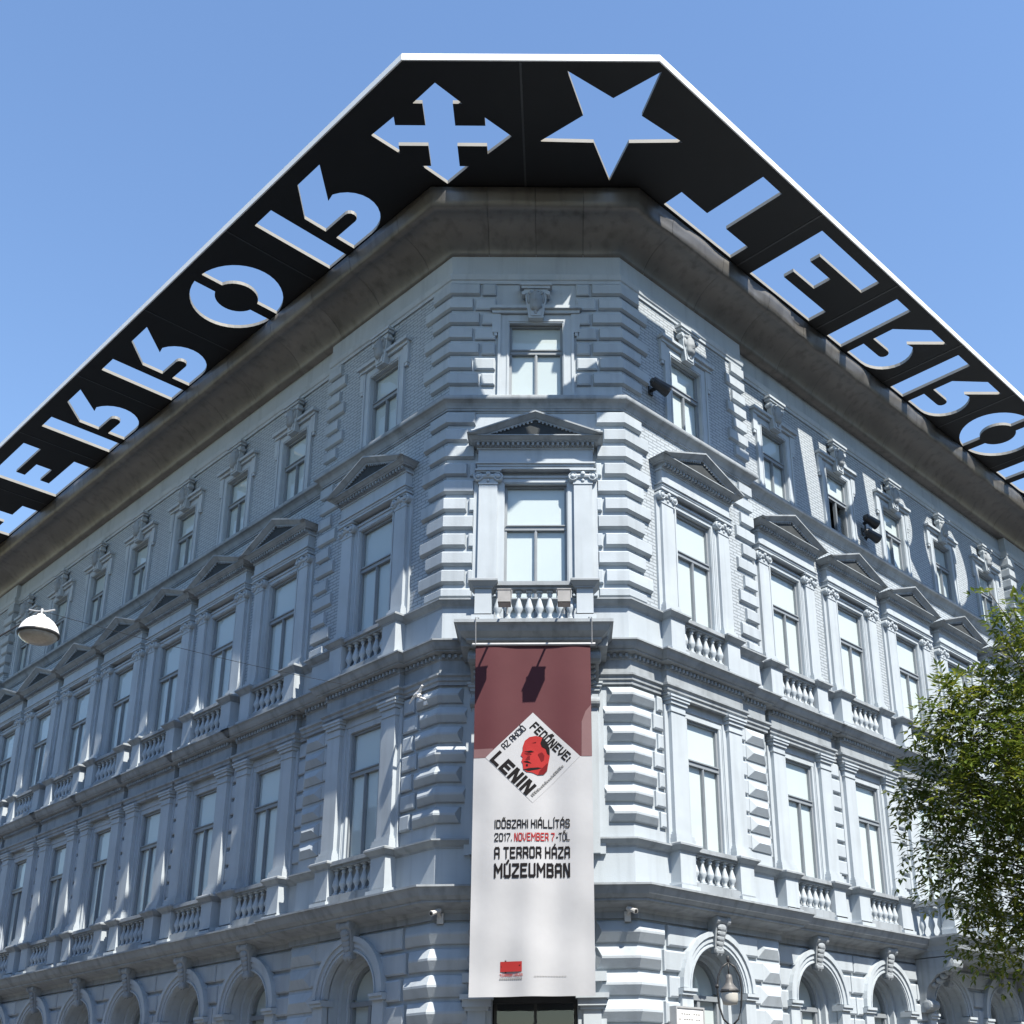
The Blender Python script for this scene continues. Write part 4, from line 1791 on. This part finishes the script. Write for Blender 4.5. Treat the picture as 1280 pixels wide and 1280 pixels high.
# red portrait head in half profile
HX, HZ = DC[0] + 0.02, DC[1] + 0.03
head = [(-0.17, 0.14), (-0.14, 0.23), (-0.07, 0.29), (0.03, 0.31), (0.13, 0.28), (0.20, 0.21), (0.24, 0.10), (0.24, -0.02), (0.22, -0.12), (0.20, -0.24),
        (0.15, -0.30), (0.06, -0.31), (-0.03, -0.27), (-0.11, -0.26), (-0.16, -0.22), (-0.17, -0.13), (-0.19, -0.09), (-0.17, -0.03), (-0.20, 0.0), (-0.17, 0.08)]
HS = 1.13
shape([(HX + a * HS, HZ + b * HS) for a, b in head], 0.014, 'portrait', 'ink_red')
hair = [(0.10, 0.20), (0.13, 0.28), (0.20, 0.21), (0.24, 0.10), (0.24, 0.0), (0.20, 0.03), (0.18, 0.10), (0.12, 0.14)]
shape([(HX + a * HS, HZ + b * HS) for a, b in hair], 0.018, 'portrait_hair', 'ink')
for pl in ([(-0.16, 0.055), (-0.05, 0.075), (0.01, 0.06), (-0.05, 0.05)], [(-0.165, -0.10), (-0.10, -0.085), (-0.03, -0.13), (-0.10, -0.115)],
           [(-0.16, -0.22), (-0.06, -0.20), (0.06, -0.19), (0.13, -0.20), (0.05, -0.225), (-0.08, -0.245)], [(-0.12, -0.14), (-0.09, -0.14), (-0.09, -0.17), (-0.12, -0.17)]):
    shape([(HX + a * HS, HZ + b * HS) for a, b in pl], 0.018, 'portrait_mark', 'ink')
# shading of the portrait
M['ink_deep'] = plain('dark_red_ink', (0.13, 0.012, 0.014), 0.9, 0.1)
for pl in ([(0.06, 0.02), (0.12, 0.05), (0.16, 0.0), (0.15, -0.08), (0.11, -0.11), (0.09, -0.05)],
           [(-0.15, 0.03), (-0.08, 0.045), (-0.03, 0.02), (-0.09, 0.0)],
           [(0.20, -0.24), (0.15, -0.30), (0.06, -0.31), (0.09, -0.24), (0.15, -0.16), (0.21, -0.12)],
           [(-0.10, -0.02), (-0.06, 0.0), (-0.06, -0.07), (-0.13, -0.075)],
           [(-0.04, 0.20), (0.04, 0.215), (0.03, 0.20)]):
    shape([(HX + a * HS, HZ + b * HS) for a, b in pl], 0.016, 'portrait_shade', 'ink_deep')
# fine print along the lower right side
random.seed(5)
bq = -0.50
mb = MB()
while bq < 0.26:
    w = random.uniform(0.012, 0.035)
    h = random.uniform(0.03, 0.055)
    p = [lz(bq, 0.50), lz(bq + w, 0.50), lz(bq + w, 0.50 - h), lz(bq, 0.50 - h)]
    mb.face([mb.pt(x, fold(x, zz) + 0.012, zz) for x, zz in p])
    bq += w + 0.012
o = mb.obj('fine_print', 'ink_grey', banner)
tag(o, None, kind='stuff')
TX0, TX1 = -0.65, 0.61
text('ID\u0150SZAKI KI\u00c1LL\u00cdT\u00c1S', TX0, 6.175, 0.15, TX1 - TX0, 'ink', sw=0.15)
text('2017.', TX0, 5.955, 0.142, 0.29, 'ink', sw=0.14)
text('NOVEMBER 7', TX0 + 0.33, 5.955, 0.142, 0.675, 'ink_red', sw=0.15)
text('-T\u0150L', TX0 + 1.03, 5.955, 0.142, 0.23, 'ink', sw=0.14)
text('A TERROR H\u00c1ZA', TX0, 5.66, 0.20, TX1 - TX0, 'ink', sw=0.18)
text('M\u00daZEUMBAN', TX0, 5.34, 0.24, TX1 - TX0, 'ink', sw=0.20)
shape([(-0.53, 3.82), (-0.18, 3.82), (-0.18, 3.98), (-0.53, 3.98)], 0.006, 'emblem', 'ink_red')
ex, ez = -0.445, 3.90
for pl in ([(-0.07, 0.012), (0.07, 0.012), (0.07, -0.012), (-0.07, -0.012)], [(-0.013, 0.10), (0.013, 0.10), (0.013, -0.10), (-0.013, -0.10)]):
    shape([(ex + a, ez + b) for a, b in pl], 0.010, 'emblem_mark', 'ink')
shape([(-0.27 + (0.08 if i % 2 == 0 else 0.032) * math.sin(i * PI / 5), 3.90 + (0.08 if i % 2 == 0 else 0.032) * math.cos(i * PI / 5)) for i in range(10)], 0.010, 'emblem_mark', 'ink')
text('TERROR H\u00c1ZA', -0.54, 3.745, 0.045, 0.37, 'ink_red')
mb = MB()
for i in range(11):
    x = -0.54 + i * 0.034
    mb.face([mb.pt(a, fold(a, b) + 0.008, b) for a, b in ((x, 3.695), (x + 0.024, 3.695), (x + 0.024, 3.722), (x, 3.722))])
for i in range(12):
    x = 0.02 + i * 0.044
    mb.face([mb.pt(a, fold(a, b) + 0.008, b) for a, b in ((x, 3.735), (x + 0.03, 3.735), (x + 0.03, 3.745), (x, 3.745))])
o = mb.obj('fine_print', 'ink_grey', banner)
tag(o, None, kind='stuff')


# ------------------------------------------------------------------ lamps and fittings
def flood_lamp(x, label):
    e = empty('floodlight')
    put(e, 'C', x, 1.86, 10.06)
    tag(e, label, 'floodlight')
    mb = MB()
    mb.box(-0.11, 0.11, -0.125, 0.125, -0.12, 0.10)
    mb.box(-0.122, 0.122, -0.135, 0.135, 0.10, 0.12)
    mb.obj('housing', 'housing', e)
    mb = MB()
    mb.box(-0.09, 0.09, -0.095, 0.095, -0.132, -0.12)
    mb.obj('lens', 'alu', e)
    mb = MB()
    mb.tube([(0, 0, 0.135), (0, -0.10, 0.20), (0, -0.88, 0.22), (0, -0.92, 0.10)], 0.02, 6)
    for s in (-1, 1):
        mb.tube([(s * 0.125, 0, 0.0), (s * 0.125, 0, 0.14), (0, 0, 0.17)], 0.010, 6)
    mb.obj('arm', 'alu', e)


flood_lamp(0.54, 'small grey floodlight on an arm before the balcony, nearer the star cut-out')
flood_lamp(-0.49, 'small grey floodlight on an arm before the balcony, nearer the cross of arrows')


def wall_camera(side, t, z, sgn, label):
    e = empty('security_camera')
    put(e, side, t, 0.1, z)
    e.scale = (0.8, 0.8, 0.8)
    tag(e, label, 'camera')
    mb = MB()
    mb.box(-0.07, 0.07, -0.06, 0.03, -0.16, 0.06)
    mb.tube([(0, 0.02, 0.0), (sgn * 0.03, 0.12, 0.05), (sgn * 0.04, 0.20, 0.07)], 0.035, 8)
    mb.obj('bracket', 'camera_case', e)
    mb = MB()
    mb.tube([(sgn * 0.0, 0.16, 0.10), (sgn * 0.14, 0.32, 0.02)], [0.055, 0.05], 10)
    mb.tube([(sgn * 0.14, 0.32, 0.02), (sgn * 0.16, 0.345, 0.008)], [0.06, 0.06], 10)
    mb.obj('body', 'camera_case', e)
    mb = MB()
    mb.tube([(sgn * 0.158, 0.343, 0.008), (sgn * 0.166, 0.352, 0.004)], 0.04, 10)
    mb.obj('lens', 'iron', e)


wall_camera('C', -1.62, 4.88, -1, 'white security camera on the ground storey corner by the shaded street front')
wall_camera('C', 1.60, 4.88, 1, 'white security camera on the ground storey corner by the sunlit street front')


def spot(side, t, z, n, label, two=False):
    e = empty('spotlight')
    put(e, side, t, n, z)
    tag(e, label, 'spotlight')
    mb = MB()
    mb.box(-0.06, 0.06, -0.02, 0.04, -0.10, 0.10)
    mb.tube([(0, 0.0, 0), (0, 0.22, 0)], 0.022, 8)
    mb.obj('bracket', 'iron', e)
    for dz in ((0.22, -0.20) if two else (0.0,)):
        mb = MB()
        a, b = Vector((-0.16, 0.22, dz + 0.07)), Vector((0.20, 0.34, dz - 0.07))
        mb.tube([a, b], [0.10, 0.135], 12)
        mb.tube([a - (b - a) * 0.12, a], [0.05, 0.08], 10)
        mb.box(-0.03, 0.03, 0.05, 0.30, dz - 0.03, dz + 0.03)
        mb.obj('head', 'iron', e)
    if two:
        mb = MB()
        mb.tube([(0, 0.10, -0.28), (0, 0.10, 0.30)], 0.02, 8)
        mb.obj('rod', 'iron', e)


spot('R', 0.88, 15.95, 0.0, 'single black spotlight beside the corner bay window of the top storey')
spot('R', 9.62, 15.95, STEP['R'], 'pair of black spotlights on a rod beside the open window', True)

# sign board on the sunlit wall
sg_ = empty('sign_board')
put(sg_, 'R', 1.10, 0.0, 2.80)
tag(sg_, 'white framed board on the sunlit wall beside the first arch', 'sign')
mb = MB()
mb.box(-0.36, 0.36, 0.16, 0.20, 0, 0.55)
mb.obj('panel', 'white', sg_)
mb = MB()
for a, b, c, d in ((-0.39, 0.39, -0.03, 0.0), (-0.39, 0.39, 0.55, 0.58), (-0.39, -0.36, 0.0, 0.55), (0.36, 0.39, 0.0, 0.55)):
    mb.box(a, b, 0.0, 0.22, c, d)
mb.obj('frame', 'alu', sg_)
mb = MB()
for i in range(4):
    for j in range(9):
        if (i * 7 + j * 3) % 5:
            mb.box(-0.30 + j * 0.066, -0.30 + j * 0.066 + 0.05, 0.2, 0.202, 0.44 - i * 0.09, 0.465 - i * 0.09)
o = mb.obj('fine_print', 'ink_grey', sg_)
tag(o, None, kind='stuff')


def at(px, py, depth):
    """world point seen at a photo position (1280 px) at a distance along the view axis"""
    v = f_ + r_ * ((px - 744.987) / 1455.773) - u_ * ((py - 867.79) / 1455.773)
    return Vector((0.50338611, -20.26022767, 1.65)) + v * depth


# hanging street lamp over the carriageway with its span wire
LP = at(48, 792, 15.5)
lamp = empty('hanging_lamp', LP)
tag(lamp, 'white domed street lamp hanging on a wire before the shaded front', 'street lamp')
mb = MB()
mb.lathe([(0.255, -0.02), (0.26, 0.0), (0.25, 0.03), (0.225, 0.10), (0.18, 0.165), (0.12, 0.215), (0.06, 0.24), (0.05, 0.27), (0.0, 0.275)], 0, 0, 0, 24)
mb.obj('shade', 'lampwhite', lamp, True)
mb = MB()
mb.lathe([(0.25, -0.022), (0.235, -0.06), (0.19, -0.10), (0.12, -0.13), (0.0, -0.14)], 0, 0, 0, 24)
mb.obj('lens', 'lens', lamp, True)
mb = MB()
mb.lathe([(0.262, -0.03), (0.268, -0.012), (0.262, 0.004)], 0, 0, 0, 24)
mb.obj('rim', 'iron', lamp)
mb = MB()
mb.tube([(-0.17, 0, 0.345), (-0.06, 0, 0.325), (0.06, 0, 0.325), (0.17, 0, 0.345)], 0.012, 6)
mb.tube([(0, 0, 0.26), (0, 0, 0.36)], 0.02, 6)
mb.obj('hanger', 'alu', lamp)

anchor_xy = plan('L', 0.30, 0.34)
ANC = Vector((anchor_xy[0], anchor_xy[1], 8.92))
wire = empty('span_wire', LP)
tag(wire, 'thin dark span wire that carries the hanging street lamp', 'wire')


def cable(p, q, sag, r):
    mb = MB()
    pts = []
    for i in range(25):
        k = i / 24
        v = p.lerp(q, k)
        pts.append((v.x - LP.x, -(v.y - LP.y), v.z - LP.z - sag * 4 * k * (1 - k)))
    mb.tube(pts, r, 5)
    return mb


top = LP + Vector((0, 0, 0.33))
cable(top, ANC, 0.10, 0.004).obj('strand', 'iron', wire)
cable(top, at(-340, 985, 14.0), 0.05, 0.012).obj('strand', 'iron', wire)
# its wall anchor
an = empty('wire_anchor')
put(an, 'L', 0.30, 0.0, 8.92)
tag(an, 'white forked bracket on the shaded corner where the span wire ends', 'bracket')
mb = MB()
mb.box(-0.05, 0.05, 0.03, 0.10, -0.10, 0.10)
mb.tube([(0, 0.08, 0), (0, 0.34, 0.02)], 0.022, 6)
mb.obj('arm', 'lampwhite', an)
mb = MB()
mb.tube([(-0.34, 0.20, -0.02), (-0.12, 0.30, 0.0), (0.0, 0.34, 0.02), (0.16, 0.36, 0.05), (0.26, 0.38, 0.14)], [0.012, 0.022, 0.03, 0.035, 0.02], 6)
mb.tube([(0.10, 0.36, 0.03), (0.2, 0.36, -0.04)], 0.03, 6)
mb.obj('fork', 'lampwhite', an)

# ------------------------------------------------------------------ lyre lantern on its post
LN = at(912, 1239, 14.2)
lan = empty('street_lantern', (LN.x, LN.y, 0.0))
tag(lan, 'old iron street lantern in a lyre hoop before the first sunlit arch', 'street lamp')
zc = LN.z
mb = MB()
mb.lathe([(0.16, 0.0), (0.16, 0.25), (0.10, 0.35), (0.075, 0.9), (0.06, 1.0), (0.045, zc - 0.52), (0.055, zc - 0.48), (0.03, zc - 0.39)], 0, 0, 0, 14)
mb.obj('post', 'iron', lan, True)
mb = MB()
for s in (-1, 1):
    pts = [(s * 0.02, 0, -0.40), (s * 0.09, 0, -0.33), (s * 0.135, 0, -0.18), (s * 0.15, 0, 0.02), (s * 0.135, 0, 0.17), (s * 0.08, 0, 0.29), (0, 0, 0.345)]
    mb.tube(pts, 0.012, 7)
mb.ball((-0.15, 0, 0.06), (0.026, 0.026, 0.026), 8, 6)
mb.ball((0, 0, 0.385), (0.022, 0.022, 0.045), 8, 6)
mb.tube([(0, 0, 0.345), (0, 0, 0.19)], 0.010, 6)
hoop = mb.obj('hoop', 'iron', lan, True)
mb = MB()
mb.lathe([(0.012, 0.205), (0.035, 0.19), (0.042, 0.15), (0.045, 0.10), (0.07, 0.06), (0.105, 0.025), (0.112, 0.01)], 0, 0, 0, 18)
hood = mb.obj('hood', 'hood', lan, True)
mb = MB()
mb.lathe([(0.10, 0.005), (0.102, -0.04), (0.10, -0.10), (0.088, -0.155), (0.05, -0.165)], 0, 0, 0, 18)
cup = mb.obj('glass_cup', 'cup', lan, True)
mb = MB()
mb.lathe([(0.112, -0.012), (0.12, 0.0), (0.112, 0.012)], 0, 0, 0, 18)
ring = mb.obj('ring', 'iron', lan)
for o in (hoop, hood, cup, ring):
    o.location = (0, 0, zc)


# ------------------------------------------------------------------ tree
def leaf_mat():
    m, nt, b = nodes_of('leaf')
    L = nt.links.new
    geo = N(nt, 'NewGeometry')
    nz = N(nt, 'TexNoise', Scale=1.6, Detail=3.0)
    L(geo.outputs['Position'], nz.inputs['Vector'])
    mixn = N(nt, 'Math', operation='ADD')
    sc = N(nt, 'Math', operation='MULTIPLY')
    sc.inputs[1].default_value = 0.5
    L(geo.outputs['Random Per Island'], sc.inputs[0])
    L(nz.outputs['Fac'], mixn.inputs[0])
    L(sc.outputs[0], mixn.inputs[1])
    cr = N(nt, 'ValToRGB')
    cr.color_ramp.elements[0].position = 0.35
    cr.color_ramp.elements[0].color = (0.038, 0.066, 0.010, 1)
    cr.color_ramp.elements[1].position = 1.05
    cr.color_ramp.elements[1].color = (0.24, 0.26, 0.038, 1)
    e = cr.color_ramp.elements.new(0.75)
    e.color = (0.105, 0.155, 0.022, 1)
    L(mixn.outputs[0], cr.inputs['Fac'])
    L(cr.outputs['Color'], b.inputs['Base Color'])
    b.inputs['Roughness'].default_value = 0.45
    b.inputs['Specular IOR Level'].default_value = 0.4
    tr = N(nt, 'BsdfTranslucent')
    L(cr.outputs['Color'], tr.inputs['Color'])
    mx = N(nt, 'MixShader')
    mx.inputs[0].default_value = 0.36
    out = [n for n in nt.nodes if n.type == 'OUTPUT_MATERIAL'][0]
    L(b.outputs[0], mx.inputs[1])
    L(tr.outputs[0], mx.inputs[2])
    L(mx.outputs[0], out.inputs['Surface'])
    return m


M['leaf'] = leaf_mat()
TD = 13.5
tree_base = at(1345, 1100, TD)
TB = Vector((tree_base.x, tree_base.y, 0))
tree = empty('ash_tree', TB)
tag(tree, 'leafy green street tree with feathery leaves hiding part of the sunlit front', 'tree')
random.seed(21)
# clumps placed where the crown stands in the place: (photo x, photo y, distance, radius)
CL = [(1266, 760, 13.3, 0.20), (1282, 785, 13.6, 0.34), (1250, 790, 13.2, 0.14), (1238, 742, 13.5, 0.09), (1272, 825, 13.3, 0.30), (1205, 858, 13.2, 0.30), (1185, 870, 13.4, 0.34),
      (1240, 880, 13.6, 0.45), (1170, 900, 13.0, 0.26), (1215, 920, 13.0, 0.45), (1275, 910, 13.2, 0.5), (1180, 945, 13.5, 0.36), (1150, 970, 13.2, 0.30), (1135, 985, 13.4, 0.20),
      (1200, 985, 13.0, 0.45), (1250, 970, 12.9, 0.5), (1280, 1000, 13.5, 0.5), (1160, 1010, 13.3, 0.30), (1185, 1050, 13.1, 0.32), (1140, 1060, 13.2, 0.20), (1225, 1050, 13.3, 0.45),
      (1270, 1060, 13.0, 0.5), (1165, 1090, 13.4, 0.22), (1205, 1105, 13.1, 0.32), (1245, 1120, 13.2, 0.42), (1280, 1130, 13.4, 0.45), (1235, 1165, 13.1, 0.30), (1255, 1195, 13.2, 0.22),
      (1215, 1175, 13.3, 0.20), (1275, 1185, 13.3, 0.26), (1195, 1160, 13.3, 0.12), (1375, 810, 13.5, 0.8), (1345, 920, 13.4, 0.8), (1350, 1050, 13.6, 0.8), (1400, 760, 13.8, 1.0), (1420, 900, 13.5, 1.1),
      (1430, 1040, 13.7, 1.0), (1330, 1150, 13.2, 0.5), (1380, 980, 12.4, 0.9), (1380, 850, 14.6, 0.9), (1290, 960, 14.2, 0.6), (1295, 880, 14.2, 0.5), (1235, 1000, 13.6, 0.5), (1260, 1100, 13.6, 0.45)]
lm = MB()


def leaf(p, d, up, ln, wd):
    d = d.normalized()
    sx = d.cross(up)
    if sx.length < 1e-3:
        sx = Vector((1, 0, 0))
    sx.normalize()
    k = len(lm.v)
    nrm = sx.cross(d) * (wd * 0.3)
    a = p
    b = p + d * ln * 0.45 + sx * wd + nrm
    c = p + d * ln
    e = p + d * ln * 0.45 - sx * wd + nrm
    lm.v += [tuple(a - TB), tuple(b - TB), tuple(c - TB), tuple(e - TB)]
    lm.face([k, k + 1, k + 2])
    lm.face([k, k + 2, k + 3])


def rnd():
    while True:
        v = Vector((random.uniform(-1, 1), random.uniform(-1, 1), random.uniform(-1, 1)))
        if 0.05 < v.length < 1:
            return v


twigs = MB()
centres = []
for (px, py, dd, rad) in CL:
    c = at(px, py, dd)
    centres.append((c, rad))
    count = int(36 * (rad / 0.3) ** 2.1)
    if px > 1300:
        count = int(count * 0.34)
    for i in range(count):
        v = rnd()
        v = v * (0.55 + 0.45 * random.random())
        p = c + v * rad
        # a feather: stalk with paired leaflets, drooping outward
        d = (v.normalized() * 0.7 + Vector((random.uniform(-0.5, 0.5), random.uniform(-0.5, 0.5), random.uniform(-0.7, 0.15)))).normalized()
        up = Vector((random.uniform(-0.35, 0.35), random.uniform(-0.35, 0.35), 1)).normalized()
        sx = d.cross(up)
        if sx.length < 0.05:
            continue
        sx.normalize()
        L_ = random.uniform(0.17, 0.28)
        q_ = p.copy()
        for j in range(4):
            q_ = p + d * (L_ * (j + 0.6) / 4) + Vector((0, 0, -0.012 * j * j))
            for s in (-1, 1):
                leaf(q_, sx * s + d * 0.55 + Vector((0, 0, random.uniform(-0.3, 0.1))), up, random.uniform(0.08, 0.125), random.uniform(0.015, 0.023))
        leaf(q_, d, up, 0.11, 0.02)
crown_me = bpy.data.meshes.new('crown')
crown_me.from_pydata(lm.v, [], lm.f)
crown_me.materials.append(M['leaf'])
crown = bpy.data.objects.new('crown', crown_me)
COL.objects.link(crown)
crown.parent = tree
tag(crown, None, kind='stuff')
tk = MB()


def W2(p):
    return (p.x - TB.x, -(p.y - TB.y), p.z - TB.z)


fork = TB + Vector((0.1, 0.1, 3.4))
tk.tube([W2(TB), W2(TB + Vector((0.02, 0.0, 0.5))), W2(TB + Vector((0.06, 0.05, 2.0))), W2(fork)], [0.20, 0.155, 0.13, 0.12], 12)
tk.obj('trunk', 'bark', tree, True)
hub = fork + Vector((0.05, 0.1, 1.6))
lb = MB()
lb.tube([W2(fork), W2((fork + hub) / 2 + Vector((0.05, 0, 0))), W2(hub), W2(hub + Vector((0.1, 0, 2.4)))], [0.11, 0.09, 0.07, 0.03], 9)
for c, rad in centres:
    st = fork.lerp(hub + Vector((0.05, 0, 1.2)), min(1, max(0, (c.z - 3.6) / 4.0)))
    mid = st.lerp(c, 0.55) + Vector((random.uniform(-.1, .1), random.uniform(-.1, .1), 0.10))
    lb.tube([W2(st), W2(st.lerp(mid, 0.5)), W2(mid), W2(c)], [0.026, 0.015, 0.009, 0.004], 6)
lb.obj('limbs', 'bark', tree, True)


# ------------------------------------------------------------------ unseen houses added across both streets to block low sky and deepen the shade
M['far_stucco'] = varied('far_stucco', (0.30, 0.28, 0.25), 0.85, 0.2, 0.15, 0.5, streak=0.2)
M['far_glass'] = varied('far_window', (0.03, 0.035, 0.04), 0.15, 0.5, 0.1, 1.0)


def sky_block_house(side, t0, t1, n0, h, label):
    e = empty('added_house')
    put(e, side, 0, 0, 0)
    tag(e, label, 'building')
    s = SGN[side]
    x0, x1 = sorted((s * t0, s * t1))
    mb = MB()
    mb.box(x0, x1, n0, n0 + 12, 0, h)
    mb.box(x0 - 0.3, x1 + 0.3, n0 - 0.6, n0 + 0.1, h - 0.7, h + 0.1)
    mb.obj('wall', 'far_stucco', e)
    mb = MB()
    mb.prism([(x0, h + 0.1), (x1, h + 0.1), (x1 - 2, h + 3.5), (x0 + 2, h + 3.5)], n0 + 1.0, n0 + 11)
    mb.obj('roof', 'roof', e)
    me = shared('far_window', lambda q: (q.box(-0.6, 0.6, -0.04, 0.0, 0, 2.0), ), 'far_glass')
    k = int((x1 - x0) / 3.0)
    for lev in range(4):
        for i in range(k):
            inst('window', me, e, loc=(x0 + (i + 0.5) * (x1 - x0) / k, -n0 + 0.03, 1.4 + lev * 4.4))


sky_block_house('L', -14, 40, 21.5, 12.5, 'unseen stucco house added across the shaded side street to block low sky')
sky_block_house('R', -30, 6, 38, 20, 'unseen stucco house added across the wide sunlit avenue to block low sky, nearer the crossing')
sky_block_house('R', 6.5, 50, 38, 22, 'unseen stucco house added across the wide sunlit avenue to block low sky, farther from the crossing')
